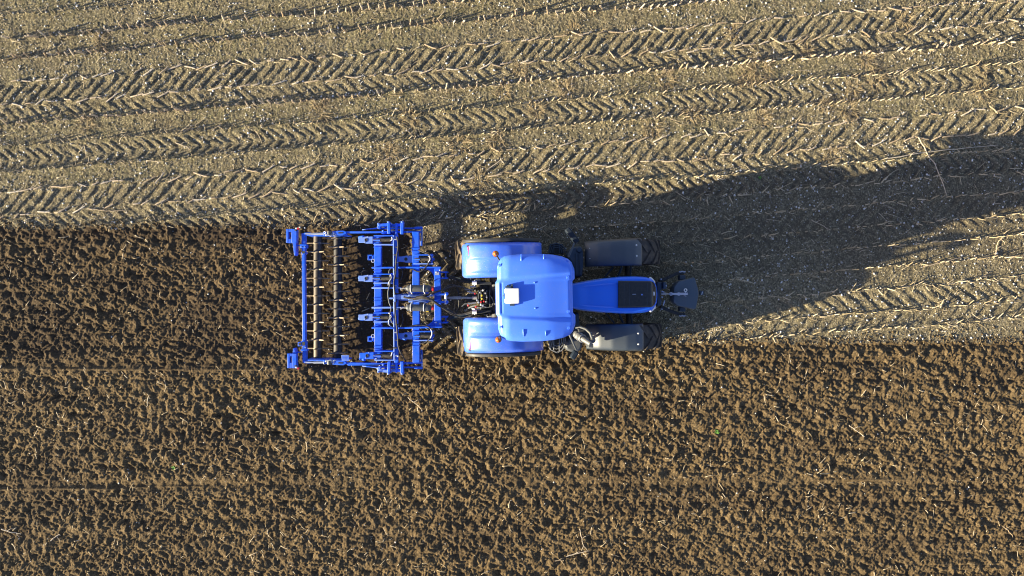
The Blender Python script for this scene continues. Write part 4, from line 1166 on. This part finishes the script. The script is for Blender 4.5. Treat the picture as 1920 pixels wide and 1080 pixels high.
vs = top_ + mid_ + bot_; fs = []
for i in range(n):
    j = (i + 1) % n
    fs += [[i, j, n + j, n + i], [n + i, n + j, 2 * n + j, 2 * n + i]]
fs.append(list(range(2 * n, 3 * n)))
fs = [f[::-1] for f in fs[:-1]] + fs[-1:]
vs += ridge; ra, rb_ = 3 * n, 3 * n + 1
# roof-shaped top: upper half and lower half meet on the ridge
fs.append([ra, 0, 1, 2, 3, 4, rb_][::-1][::-1]); fs.append([ra, rb_, 6, 7, 8, 9, 10]); fs.append([4, 5, rb_]); fs.append([5, 6, rb_]); fs.append([10, 0, ra])
m_.add(vs, fs)
blk = m_.build('block', M['weight'], fw, bevel=0.02, smooth=30)
import bmesh
bm = bmesh.new(); bm.from_mesh(blk.data); bmesh.ops.recalc_face_normals(bm, faces=bm.faces); bm.to_mesh(blk.data); bm.free()
m_ = MB(); m_.tube([FWp(445, 549, 1.08), FWp(535, 549, 1.08)], .022, 10); m_.tube([FWp(530, 549, 1.085), FWp(690, 545, 1.085)], .026, 10)
for x in (450, 560): m_.ring(FWp(x, 549, 1.095), (0, 0, 1), .03, .010, 14, 6)
m_.build('carrying_bar', M['bright'], fw)
m_ = MB(); m_.ring(FWp(659, 494, 1.09), (0, 0, 1), .030, .009, 16, 6); m_.tube([FWp(659, 510, 1.09), FWp(662, 540, 1.09)], .008, 6); m_.build('lifting_ring', M['white'], fw)
m_ = MB(); m_.tube([FWp(632, 577, 1.08), FWp(650, 574, 1.09), FWp(668, 582, 1.08)], .008, 6); m_.build('locking_pin', M['bright'], fw)
for ys_ in ((275, 345), (738, 805)):
    m_ = MB(); m_.prism([tuple(FWp(x, y, .8)[:2]) for x, y in ((578, ys_[0]), (660, ys_[0]), (660, ys_[1]), (578, ys_[1]))], .25, .45); m_.build('side_bracket', M['greyblue'], fw, bevel=0.012)
m_ = MB(); p = FWp(895, 535, .8); m_.box((p.x, p.y, .42), (.09, .10, .06)); m_.box((p.x - .06, p.y, .40), (.1, .04, .04)); m_.build('towing_jaw', M['greyblue'], fw, bevel=0.012)
m_ = MB(); m_.tube([FWp(905, 515, .86), FWp(890, 560, .86)], .012, 8); m_.build('towing_pin', M['bright'], fw)

# ------------------------------------------------------------------ CULTIVATOR
co_ = W(680, 560, 0); CO = Vector((co_.x, co_.y, 0))
cu = empty('cultivator', CO)
tag(cu, 'bright blue mounted cultivator with tines and twin spiked rollers behind the tractor', 'cultivator')
def C(zx, zy, z): return W(520 + zx / 3.376, 400 + zy / 3.376, z) - CO
def cw(w, z): return w / 3.376 / (80 * CAM_H / (CAM_H - z))
def cbar(name, segs, mat='blue', bevel=0.008, parent=None):
    m_ = MB()
    for (x0, y0, x1, y1, w, z0, z1) in segs: m_.bar(C(x0, y0, z1), C(x1, y1, z1), cw(w, z1), z0, z1)
    if len(segs) > 1: return m_.build_each(name, M[mat], parent or cu, bevel=bevel)
    return m_.build(name, M[mat], parent or cu, bevel=bevel)
def ctube(name, paths, mat='blue', parent=None, n=10):
    m_ = MB()
    for pts, r_ in paths: m_.tube([C(*p) for p in pts], r_, n)
    return m_.build(name, M[mat], parent or cu, smooth=60)
def smooth_path(pts, n=5):
    pts = [Vector(p) for p in pts]; out = []
    for i in range(len(pts) - 1):
        p0 = pts[max(i - 1, 0)]; p1 = pts[i]; p2 = pts[i + 1]; p3 = pts[min(i + 2, len(pts) - 1)]
        for k in range(n):
            t = k / n
            out.append(0.5 * ((2 * p1) + (p2 - p0) * t + (2 * p0 - 5 * p1 + 4 * p2 - p3) * t * t + (3 * p1 - p0 - 3 * p2 + p3) * t ** 3))
    out.append(pts[-1]); return out

# frame
cbar('rear_tool_beam', [(634, 140, 637, 935, 43, .82, .97)])
cbar('front_tool_beam', [(874, 116, 878, 945, 43, .91, 1.06)])
rail = cbar('top_rail', [(750, 135, 752, 945, 24, 1.00, 1.09)])
ctube('hose_pipe', [([(736, 140, 1.10), (738, 540, 1.10), (741, 930, 1.10)], .015)], 'pale_blue', rail)  # pale colour carries the bright highlight line of the rail
hb = cbar('hitch_beam', [(1012, 340, 1016, 722, 40, .86, 1.01)])
cbar('frame_plate', [(597, 344, 738, 343, 10, .95, 1.12), (764, 343, 1035, 342, 10, .93, 1.10)])
cbar('frame_plate', [(597, 472, 780, 472, 10, .95, 1.10)], 'pale_blue')  # sunlit plate edge put into the colour as paler blue
cbar('frame_plate', [(597, 597, 800, 597, 10, .95, 1.10)], 'pale_blue')  # same paler blue painted in for the lit edge
cbar('frame_plate', [(597, 725, 738, 727, 10, .95, 1.12), (764, 727, 1040, 720, 10, .93, 1.10)])
m_ = MB()
for s_ in (1, -1):
    y0 = 346 if s_ > 0 else 716
    pts = [(900, y0), (1000, y0)] + [(1000, y0 + s_ * 62)] + [(992 - 0.0 * k, y0 + s_ * 60) for k in (0,)] + [(980, y0 + s_ * 30), (955, y0 + s_ * 12)]
    m_.prism([tuple(C(x, y, .96)[:2]) for x, y in pts], .90, .95)
m_.build_each('gusset', M['blue'], cu, bevel=0.004)
# bolted joints and clamp plates on the beams
m_ = MB()
for (x, y, w_, h_) in ((874, 185, 52, 6), (878, 882, 52, 6), (874, 420, 46, 4), (876, 445, 46, 4), (878, 760, 46, 4)):
    m_.prism([tuple(C(a, b, .98)[:2]) for a, b in ((x - w_ / 2, y - h_ / 2), (x + w_ / 2, y - h_ / 2), (x + w_ / 2, y + h_ / 2), (x - w_ / 2, y + h_ / 2))], .96, .985)
m_.build_each('flange', M['pale_blue'], cu)
for (x, y) in ((862, 186), (886, 196), (862, 880), (884, 872), (745, 925), (765, 905), (752, 150), (742, 165), (1030, 360), (1008, 372), (1028, 700), (1006, 690), (868, 455), (640, 160), (628, 920), (650, 905)):
    m_ = MB(); z = 1.09 if 735 < x < 770 else (1.01 if x > 990 else .97)
    m_.lathe(C(x, y, z), (0, 0, 1), [(0, .02), (.012, .018), (.018, .012), (.018, 0)], 8); m_.build('bolt', M['bright'], cu)
m_ = MB()
for (x, y, a, b) in ((868, 255, 26, 16), (1012, 380, 26, 22)):
    m_.prism([tuple(C(x + dx * a / 2, y + dy * b / 2, .98)[:2]) for dx, dy in ((-1, -1), (1, -1), (1, 1), (-1, 1))], .972, .976 + (.04 if x > 1000 else 0))
m_.build_each('decal', M['bright'], cu)

for i in range(16):
    y = 165 + 49 * i
    m_ = MB(); p = C(758 if i % 2 else 747, y, 1.09); m_.box((p.x, p.y, 1.10), (.04 + .02 * (i % 3), .03, .03)); m_.tube([(p.x - .03, p.y, 1.115), (p.x + .03, p.y, 1.115)], .012, 6)
    m_.build('hose_clip', M['slate' if i % 3 else 'bright'], cu)
for (x, y) in ((634, 205), (634, 372), (634, 455), (636, 545), (636, 620), (637, 700), (637, 850), (874, 230), (876, 335), (877, 735), (878, 830)):
    m_ = MB(); z = .97 if x < 700 else 1.06
    for d in (-9, 9):
        m_.bar(C(x - 26, y + d, z + .01), C(x + 26, y + d, z + .01), cw(4, z), z - .02, z + .014)
    m_.build('clamp_plate', M['blue'], cu)
# tines
def tine(x, y, plate='pale_blue', L=222):
    t_ = MB()
    t_.prism([tuple(C(x + a, y + b, .99)[:2]) for a, b in ((88, -20), (130, -20), (140, -8), (228, -8), (228, 8), (140, 8), (130, 20), (88, 20))], .86, .98)
    t_.tube([C(x + L - 8, y - 34, 1.0), C(x + L - 8, y + 36, 1.0)], .022, 10)
    tn_ = t_.build('tine', M['blue'], cu, bevel=0.005)
    for s_ in (-27, 29):
        m_ = MB(); m_.bar(C(x + 98, y + s_, 1.10), C(x + L, y + s_, 1.10), cw(7, 1.10), .86, 1.10); m_.build('side_rail', M['pale_blue' if s_ > 0 else 'blue'], tn_, bevel=0.004)  # one rail paler: its sunlit line is put into the colour
    m_ = MB(); m_.prism([tuple(C(x + a, y + b, 1.0)[:2]) for a, b in ((2, -17), (28, -17), (50, -22), (92, -22), (92, 22), (50, 22), (28, 17), (2, 17), )], .93, 1.0)
    m_.build('tine_bracket', M[plate], tn_, bevel=0.006)
    m_ = MB(); m_.lathe(C(x + 50, y, 1.0), (0, 0, 1), [(0, .004), (.030, .004), (.034, 0)], 14); m_.ring(C(x + 50, y, 1.004), (0, 0, 1), .030, .006, 14, 6); m_.build('pivot_pin', M['black'], tn_)
    m_ = MB(); m_.lathe(C(x + 42, y + 14, 1.0), (0, 0, 1), [(0, .02), (.010, .018), (.013, 0)], 8); m_.lathe(C(x + 62, y - 20, 1.0), (0, 0, 1), [(0, .02), (.010, .018), (.013, 0)], 8); m_.build_each('bolt', M['bright'], tn_)
    m_ = MB(); m_.tube([C(x + 92, y, 1.02), C(x + 112, y, 1.04), C(x + 140, y, 1.05)], [.016, .034, .036], 12); m_.tube([C(x + 140, y, 1.05), C(x + L - 12, y, 1.07)], .044, 14)
    m_.build('trip_cylinder', M['rubber'], tn_, smooth=60)
    m_ = MB(); m_.tube([C(x + 96, y + 2, 1.065), C(x + 138, y + 2, 1.09)], [.010, .014], 8); m_.build('piston_rod', M['blue'], tn_)
    m_ = MB(); p = C(x + 60, y, 0)
    m_.tube(smooth_path([(p.x + .10, p.y, .90), (p.x - .02, p.y, .74), (p.x - .06, p.y, .48), (p.x + .02, p.y, .22), (p.x + .18, p.y, -.06)], 4), .034, 8)
    m_.build('shank', M['blue'], tn_, smooth=60)
for y in (168, 412, 658): tine(512, y)
tine(518, 901, 'blue')
for y in (290, 776): tine(764, y)
m_ = MB()   # middle tine, mostly under the hitch mast
tine(732, 531)

# ring clamps behind the rear beam
for (x, y, s_) in ((592, 280, 1), (600, 797, -1)):
    m_ = MB()
    m_.bar(C(576, y - 14, .95), C(608, y - 14, .95), cw(8, .95), .85, .95); m_.bar(C(576, y + 12, .95), C(610, y + 12, .95), cw(8, .95), .85, .95)
    m_.bar(C(576, y - 18, .95), C(576, y + 16, .95), cw(8, .95), .85, .95); m_.bar(C(604, y - 18, .95), C(604, y + 16, .95), cw(10, .95), .85, .95)
    sh = m_.build('support_clamp', M['blue'], cu, bevel=0.004)
    m_ = MB(); m_.ring(C(606, y + 20 * s_, .96), (0, 0, 1), .035, .010, 12, 6); m_.build('clamp_ring', M['bright'], sh)
    m_ = MB(); m_.tube([C(590, y, .86), C(590, y, .3)], .03, 8); m_.build('support_leg', M['blue'], sh)

# hitch
for (y0, y1) in ((372, 410), (655, 692)):
    m_ = MB()
    for y in (y0, y1): m_.bar(C(1030, y, .90), C(1078, y, .90), cw(9, .9), .55, .92)
    m_.tube([C(1066, y0 - 4, .80), C(1066, y1 + 4, .80)], .018, 10)
    m_.build('lower_hitch', M['blue'], cu, bevel=0.006)
m_ = MB()
for y in (512, 562): m_.bar(C(990, y, 1.16), C(1078, y, 1.16), cw(13, 1.16), .95, 1.17)
for y in (510, 562): m_.lathe(C(1072, y, 1.16), (0, 0, 1), [(0, .02), (.034, .015), (.04, -.05), (0, -.05)], 12)
mast = m_.build('hitch_mast', M['blue'], cu, bevel=0.008)
ctube('hitch_pin', [([(1066, 500, 1.15), (1066, 576, 1.15)], .026)], 'white', mast)
m_ = MB(); m_.bar(C(710, 538, 1.18), C(740, 538, 1.18), cw(10, 1.18), 1.1, 1.18); m_.bar(C(742, 515, 1.18), C(742, 560, 1.18), cw(12, 1.18), 1.1, 1.18)
m_.bar(C(750, 530, 1.16), C(830, 532, 1.16), cw(26, 1.16), 1.06, 1.15); m_.bar(C(828, 520, 1.17), C(985, 520, 1.17), cw(11, 1.17), 1.06, 1.17); m_.bar(C(828, 546, 1.17), C(985, 552, 1.17), cw(9, 1.17), 1.06, 1.17)
m_.build('mast_stay', M['pale_blue'], mast, bevel=0.006)

# accumulators
for y in (475, 597):
    m_ = MB(); p = C(812, y, 1.24); q_ = C(972, y + 1, 1.24); ax = q_ - p; L = ax.length
    m_.lathe(p, ax, [(0, 0), (.028, 0), (.030, .012), (.058, .03), (.072, .06), (.074, .09), (.074, L - .07), (.066, L - .03), (.046, L), (0, L)], 24)
    ac = m_.build('accumulator', M['slate'], cu, smooth=50)
    for x in (845, 928):
        m_ = MB(); m_.ring(C(x, y, 1.24), ax, .076, .010, 24, 6); s_ = 1 if y < 540 else -1
        m_.tube([C(x, y + 18 * s_, 1.26), C(x + 6, y + 30 * s_, 1.2), C(x + 10, y + 34 * s_, 1.1)], .016, 8); m_.build('strap', M['white'], ac)
    m_ = MB(); m_.lathe(C(976, y + 1, 1.24), ax, [(0, 0), (.046, 0), (.050, .014), (.046, .045), (.02, .052), (0, .052)], 18); m_.build('end_cap', M['red'], ac)
    m_ = MB(); m_.lathe(C(800, y, 1.24), ax, [(0, 0), (.020, 0), (.020, .05), (.030, .052)], 12); m_.tube([C(800, y, 1.24), C(788, y + 4, 1.23), C(780, y - 2, 1.2), C(784, y + 12, 1.16)], .011, 8); m_.build('valve', M['steel'], ac)
    m_ = MB(); m_.box(C(950, y + (-23 if y < 540 else 22), 1.22), (.05, .03, .05)); m_.build('tag', M['yellow'], ac)

# side arms, discs carriers ------------------------------------
for (y, s_, sl) in ((128, 1, -10), (942, -1, 13)):
    a = cbar('side_arm', [(435, y - 8 * s_, 700, y + sl, 12, .86, .93)])
    if s_ > 0: pass
    m_ = MB(); m_.tube([C(178, y, .92), C(240, y + 2, .92)], .018, 10); m_.tube([C(230, y + 2, .92), C(305, y, .92)], .026, 10)
    m_.build('levelling_ram', M['bright'], cu, smooth=60)
    m_ = MB()
    m_.prism([tuple(C(x, y + b * s_, .95)[:2]) for x, b in ((345, -14), (380, -18), (415, -20), (436, -12), (436, 2), (410, 12), (345, 10))], .86, .95)
    m_.prism([tuple(C(x, y + b * s_, .95)[:2]) for x, b in ((290, -12), (312, -12), (312, 14), (290, 14))], .84, .95)
    m_.build('arm_fork', M['blue'], cu, bevel=0.008)
    m_ = MB()
    for (x, d) in ((300, -6), (312, 8), (335, 4), (352, -2), (365, 8), (322, -8), (340, 12)):
        m_.ring(C(x, y + d * s_, .95), (random.gauss(0, .4), random.gauss(0, .4), 1), .024, .009, 10, 6)
    m_.tube([C(305, y + 6 * s_, .96), C(330, y + 12 * s_, .98), C(350, y + 8 * s_, .96)], .010, 6)
    m_.build('adjuster', M['bright'], cu)
    m_ = MB(); m_.prism([tuple(C(x, y + b * s_, .96)[:2]) for x, b in ((386, -9), (414, -10), (414, -1), (386, 0))], .945, .955); m_.build('fork_slot', M['black'], cu)
    m_ = MB(); m_.lathe(C(330, y - 2 * s_, .93), (0, 1, 0), [(0, -.05), (.05, -.045), (.055, 0), (.05, .045), (0, .05)], 14); m_.build('joint_housing', M['slate'], cu)
# upper end assembly (far side of the beams)
cbar('side_beam', [(700, 118, 905, 116, 11, .90, .99), (660, 128, 740, 126, 9, .84, .95)])
cbar('side_beam', [(700, 955, 918, 945, 12, .90, .99), (445, 958, 700, 955, 11, .84, .93)])
for (sy, s_) in ((0, 1), (1070, -1)):
    Y_ = lambda v: sy + s_ * v
    off = 0 if s_ > 0 else 0
    cbar('disc_bracket', [(703, Y_(52), 706, Y_(130), 17, .98, 1.10), (752, Y_(62), 752, Y_(140), 12, .96, 1.06), (790, Y_(50), 786, Y_(132), 19, .98, 1.10)])
    cbar('disc_carrier', [(640, Y_(74), 700, Y_(70), 17, .90, 1.02), (720, Y_(76), 785, Y_(72), 17, .90, 1.02), (640, Y_(64), 644, Y_(98), 17, .80, .98)], 'blue' if s_ > 0 else 'pale_blue')
    cbar('disc_arm', [(560, Y_(100), 640, Y_(94), 6, .74, .80), (640, Y_(96), 895, Y_(94), 9, .78, .86), (868, Y_(93), 918, Y_(91), 16, .80, .90)])
    ctube('disc_arm', [([(538, Y_(104), .70), (575, Y_(100), .74), (640, Y_(92), .78)], .012)], 'pale_blue')
    m_ = MB(); m_.bar(C(912, Y_(92), .84), C(911, Y_(205), .84), cw(9, .84), .70, .84); m_.build('edge_guide', M['blue'], cu, bevel=0.006)
    ctube('edge_rod', [([(918, Y_(100), .92), (917, Y_(130), .92), (910, Y_(175), .92)], .016)], 'bright')
    for (x, v) in ((703, 56), (790, 55), (722, 68), (752, 68), (640, 66), (668, 112), (730, 116), (820, 118)):
        m_ = MB(); m_.lathe(C(x, Y_(v), 1.10 if v < 60 else 1.02), (0, 0, 1), [(0, .026), (.016, .022), (.022, .010), (.022, -.04)], 10); m_.build('bolt', M['pale_blue'], cu)
    # the concave disc below
    m_ = MB(); p = C(690, Y_(95), .28); m_.lathe(p, (0.25, s_, 0), [(0, .05), (.10, .04), (.18, .015), (.235, -.03), (.235, -.036), (.18, .007), (.10, .03), (0, .04)], 28); m_.build('edge_disc', M['steel'], cu, smooth=60)
    m_ = MB(); m_.tube([C(690, Y_(95), .28), C(690, Y_(90), .6), C(680, Y_(80), .92)], .025, 8); m_.build('disc_leg', M['blue'], cu)

# rear roller frame
rb2 = cbar('rear_bar', [(164, 260, 168, 815, 19, .74, .86)])
cbar('rear_bar_sleeve', [(163, 126, 164, 262, 21, .73, .88), (168, 812, 170, 946, 21, .73, .88)], parent=rb2)
m_ = MB()
for (x, y, a, b) in ((163, 208, 40, 24), (165, 250, 30, 10), (166, 822, 28, 26), (142, 828, 24, 26), (168, 866, 40, 10)):
    m_.prism([tuple(C(x + dx * a / 2, y + dy * b / 2, .9)[:2]) for dx, dy in ((-1, -1), (1, -1), (1, 1), (-1, 1))], .74, .90 + .005 * (x % 3))
m_.build_each('bar_bracket', M['blue'], rb2, bevel=0.006)
m_ = MB(); m_.box(C(165, 246, .91), (.07, .05, .01)); m_.box(C(166, 826, .92), (.06, .08, .01)); m_.box(C(142, 828, .92), (.05, .06, .01)); m_.build_each('bracket_opening', M['black'], rb2)
for (x, y) in ((152, 212), (172, 212), (160, 256), (158, 852), (178, 850), (158, 876)):
    m_ = MB(); m_.lathe(C(x, y, .905), (0, 0, 1), [(0, .016), (.011, .014), (.015, 0)], 8); m_.build('bolt', M['bright'], rb2)
cbar('cross_link', [(112, 203, 155, 203, 6, .80, .86), (116, 880, 150, 880, 6, .80, .86), (168, 128, 210, 124, 10, .86, .92), (170, 944, 210, 944, 12, .86, .92)])
# corner board frames
for (s_, x0, x1, y0, y1, ins, leg) in ((1, 55, 121, 99, 186, ((68, 120), (88, 120), (88, 164), (70, 160)), ((97, 186), (118, 186), (116, 262), (107, 268))), (-1, 62, 119, 980, 888, ((78, 944), (92, 944), (92, 905), (78, 905)), ((96, 888), (118, 888), (108, 856), (101, 854)))):
    m_ = MB()
    ix0, ix1 = (70, 88) if s_ > 0 else (78, 92); iy0, iy1 = (118, 162) if s_ > 0 else (905, 946)
    ya, yb = min(y0, y1), max(y0, y1)
    def rect(a0, b0, a1, b1, z0, z1): m_.prism([tuple(C(a, b, z1)[:2]) for a, b in ((a0, b0), (a1, b0), (a1, b1), (a0, b1))], z0, z1)
    rect(x0, ya, ix0, yb, .80, .95); rect(ix1, ya, x1, yb, .80, .95); rect(ix0, ya, ix1, iy0, .802, .948); rect(ix0, iy1, ix1, yb, .802, .948)
    bd = m_.build('corner_board', M['blue'], cu, bevel=0.006)
    m_ = MB(); m_.prism([tuple(C(a, b, .92)[:2]) for a, b in leg], .72, .92); m_.build('board_leg', M['blue'], bd, bevel=0.006)
    yl = 96 if s_ > 0 else 976
    m_ = MB(); m_.lathe(C(120, yl, .95), (0, 0, 1), [(0, .02), (.018, .018), (.022, 0), (.022, -.06)], 10); m_.build('marker_lamp', M['white'], bd)
    m_ = MB(); m_.lathe(C(132, yl + (1 if s_ > 0 else 6), .95), (0, 0, 1), [(0, .02), (.020, .018), (.024, 0), (.024, -.06)], 10); m_.build('marker_lamp', M['red'], bd)
    m_ = MB(); m_.tube([C(108, yl + 8 * s_, .96), C(118, yl + 14 * s_, .97), C(128, yl + 6 * s_, .95)], .012, 6); m_.build('lamp_cable', M['black'], bd)
# step plate
m_ = MB(); m_.prism([tuple(C(x, y, 1.0)[:2]) for x, y in ((404, 898), (451, 898), (452, 936), (408, 934))], .96, .985)
sp_ = m_.build('step_plate', M['pale_blue'], cu, bevel=0.004)
m_ = MB()
for i in range(5):
    for j in range(4):
        m_.lathe(C(412 + 8 * i, 905 + 8 * j, .985), (0, 0, 1), [(0, .003), (.009, .003), (.010, 0)], 6)
m_.build('step_hole', M['blue'], sp_)

# rollers
def roller(xc, ya, yb, stations, start, mat):
    m_ = MB(); z = .23; r_ = .099
    p = C(xc, yb, z); q_ = C(xc, ya, z)
    ax = q_ - p; L = ax.length
    m_.lathe(p, ax, [(0, 0), (r_, 0), (r_, L), (0, L)], 32)
    ro = m_.build('roller', M[mat], cu, smooth=40)
    m_ = MB(); m_.tube([p - ax.normalized() * .06, p], .03, 10); m_.tube([q_, q_ + ax.normalized() * .06], .03, 10)
    m_.build_each('axle', M['steel'], ro)
    for i, y in enumerate(stations):
        c_ = C(xc, y, z); m_ = MB(); a0 = 0 if (i + start) % 2 == 0 else PI / 4
        m_.lathe(c_, (0, 1, 0), [(r_ - .004, -.018), (r_ + .006, -.016), (r_ + .006, .016), (r_ - .004, .018)], 24)
        for k in range(4):
            a = a0 + k * PI / 2 + random.gauss(0, .03); d = Vector((math.cos(a), 0, math.sin(a))); n_ = Vector((-math.sin(a), 0, math.cos(a))); w_ = .012
            vs = []
            for (rr_, hw) in ((r_ - .01, .030), (.19, .026), (.27, .012)):
                for (e, f) in ((-1, -1), (1, -1), (1, 1), (-1, 1)): vs.append(c_ + d * rr_ + n_ * hw * e + Vector((0, w_ * f * (1 if rr_ < .25 else .7), 0)))
            fs = []
            for q in range(2):
                for j in range(4): fs.append([q * 4 + j, q * 4 + (j + 1) % 4, q * 4 + 4 + (j + 1) % 4, q * 4 + 4 + j])
            fs += [[3, 2, 1, 0], [8, 9, 10, 11]]
            m_.add(vs, fs)
        m_.build('roller_star', M['finger'], ro, smooth=30)
roller(257, 140, 918, [190 + 55.4 * i for i in range(13)], 0, 'roller')
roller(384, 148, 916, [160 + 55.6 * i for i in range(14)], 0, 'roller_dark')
for (y) in (136, 930):
    cbar('roller_arm', [(180, y, 440, y, 9, .12, .62), (300, y, 345, y, 9, .62, .86)])

# hoses
def hose(pts, r_=.013, mat='rubber'):
    m_ = MB(); m_.tube(smooth_path([C(*p) for p in pts], 5), r_, 8); m_.build('hydraulic_hose', M[mat], cu, smooth=60)
hose([(758, 150, 1.12), (764, 210, 1.13), (752, 300, 1.12), (748, 380, 1.14), (738, 440, 1.12), (745, 520, 1.14)], .016)
hose([(752, 520, 1.13), (746, 600, 1.14), (752, 680, 1.13), (762, 780, 1.12), (768, 850, 1.12), (800, 915, 1.05), (808, 925, 1.0)], .015)
hose([(860, 130, 1.02), (884, 170, 1.03), (886, 225, 1.04), (925, 247, 1.10), (962, 262, 1.12), (966, 285, 1.12), (945, 335, 1.10), (900, 370, 1.08), (850, 352, 1.06), (790, 345, 1.06)])
hose([(868, 945, 1.0), (882, 905, 1.02), (885, 840, 1.03), (940, 815, 1.08), (972, 780, 1.12), (978, 745, 1.12), (950, 715, 1.1), (890, 708, 1.08), (800, 722, 1.06)])
hose([(722, 345, 1.06), (706, 370, 1.08), (715, 410, 1.10), (712, 450, 1.12), (700, 500, 1.1), (706, 560, 1.1), (720, 600, 1.1), (712, 640, 1.12), (716, 668, 1.12), (732, 700, 1.1)], .011, 'greyhose')
hose([(716, 385, 1.10), (722, 410, 1.13), (706, 435, 1.12), (702, 455, 1.08)], .010, 'bright')
hose([(705, 630, 1.10), (722, 655, 1.13), (704, 680, 1.12), (712, 712, 1.08), (732, 722, 1.06)], .010, 'bright')
hose([(724, 150, 1.12), (728, 165, 1.12), (718, 172, 1.1)], .011, 'bright')
hose([(728, 880, 1.12), (720, 905, 1.1)], .012, 'bright')
hose([(962, 270, 1.16), (968, 290, 1.18), (955, 310, 1.16)], .012, 'bright')
hose([(972, 735, 1.16), (980, 760, 1.18), (970, 790, 1.16)], .012, 'bright')
hose([(790, 355, .9), (792, 390, .9), (778, 425, .88)], .010, 'slate')
hose([(790, 640, .9), (796, 680, .9), (780, 720, .88)], .010, 'slate')
hose([(800, 530, 1.22), (860, 540, 1.26), (920, 528, 1.30), (960, 540, 1.30), (1010, 570, 1.28), (1060, 605, 1.15), (1130, 640, 1.0)], .022)
hose([(860, 545, 1.22), (930, 540, 1.30), (975, 552, 1.30), (1030, 590, 1.22), (1090, 612, 1.1), (1150, 640, 1.0), (1240, 620, 1.05)], .018)
hose([(880, 530, 1.24), (940, 520, 1.26), (1000, 500, 1.24), (1060, 480, 1.16), (1120, 460, 1.05), (1180, 470, 1.0), (1230, 490, 1.06)], .020)
hose([(1060, 470, 1.1), (1110, 450, 1.0), (1140, 480, .95), (1150, 540, .92), (1146, 600, .9), (1120, 640, .85)], .016)
hose([(1080, 400, .8), (1120, 410, .8), (1170, 430, .8), (1220, 440, .85)], .022)
hose([(1050, 600, 1.14), (1090, 630, 1.04), (1130, 650, .98), (1180, 660, .96), (1240, 640, 1.0)], .014)
hose([(940, 540, 1.3), (975, 512, 1.28)], .010, 'bright')

# ------------------------------------------------------------------ light, sky, camera
w = bpy.data.worlds.new('World'); scene.world = w; w.use_nodes = True
nt = w.node_tree; bg = nt.nodes['Background']
sky = nt.nodes.new('ShaderNodeTexSky'); sky.sky_type = 'NISHITA'; sky.sun_disc = False
sky.sun_elevation = SUN_EL; sky.sun_rotation = math.atan2(-math.cos(SUN_AZ), -math.sin(SUN_AZ)) % (2 * PI)
sky.air_density = 1.0; sky.dust_density = 0.7; sky.ozone_density = 2.0
tint = mix(nt, 1.0, sky.outputs[0], (1.10, 0.95, 1.06), 'MULTIPLY'); nt.links.new(tint, bg.inputs[0]); bg.inputs[1].default_value = 0.074
sd_ = bpy.data.lights.new('sun', 'SUN'); sd_.energy = 5.0; sd_.angle = R(0.55); sd_.color = (1.0, 0.86, 0.58)
so = bpy.data.objects.new('sun', sd_); COL.objects.link(so)
dirv = Vector((math.cos(SUN_AZ) * math.cos(SUN_EL), math.sin(SUN_AZ) * math.cos(SUN_EL), -math.sin(SUN_EL)))
so.rotation_euler = dirv.to_track_quat('-Z', 'Y').to_euler(); so.location = (-30, -8, 12)

cd = bpy.data.cameras.new('camera'); cam = bpy.data.objects.new('camera', cd); COL.objects.link(cam)
cam.location = (0, 0, CAM_H); cam.rotation_euler = (0, 0, 0)
cd.lens = 24; cd.sensor_width = 36; cd.clip_end = 2000
scene.camera = cam
vs_ = scene.view_settings
scene.cycles.filter_width = 1.1
vs_.view_transform = 'Standard'; vs_.look = 'None'; vs_.exposure = 1.66; vs_.gamma = 1.0; vs_.use_curve_mapping = False
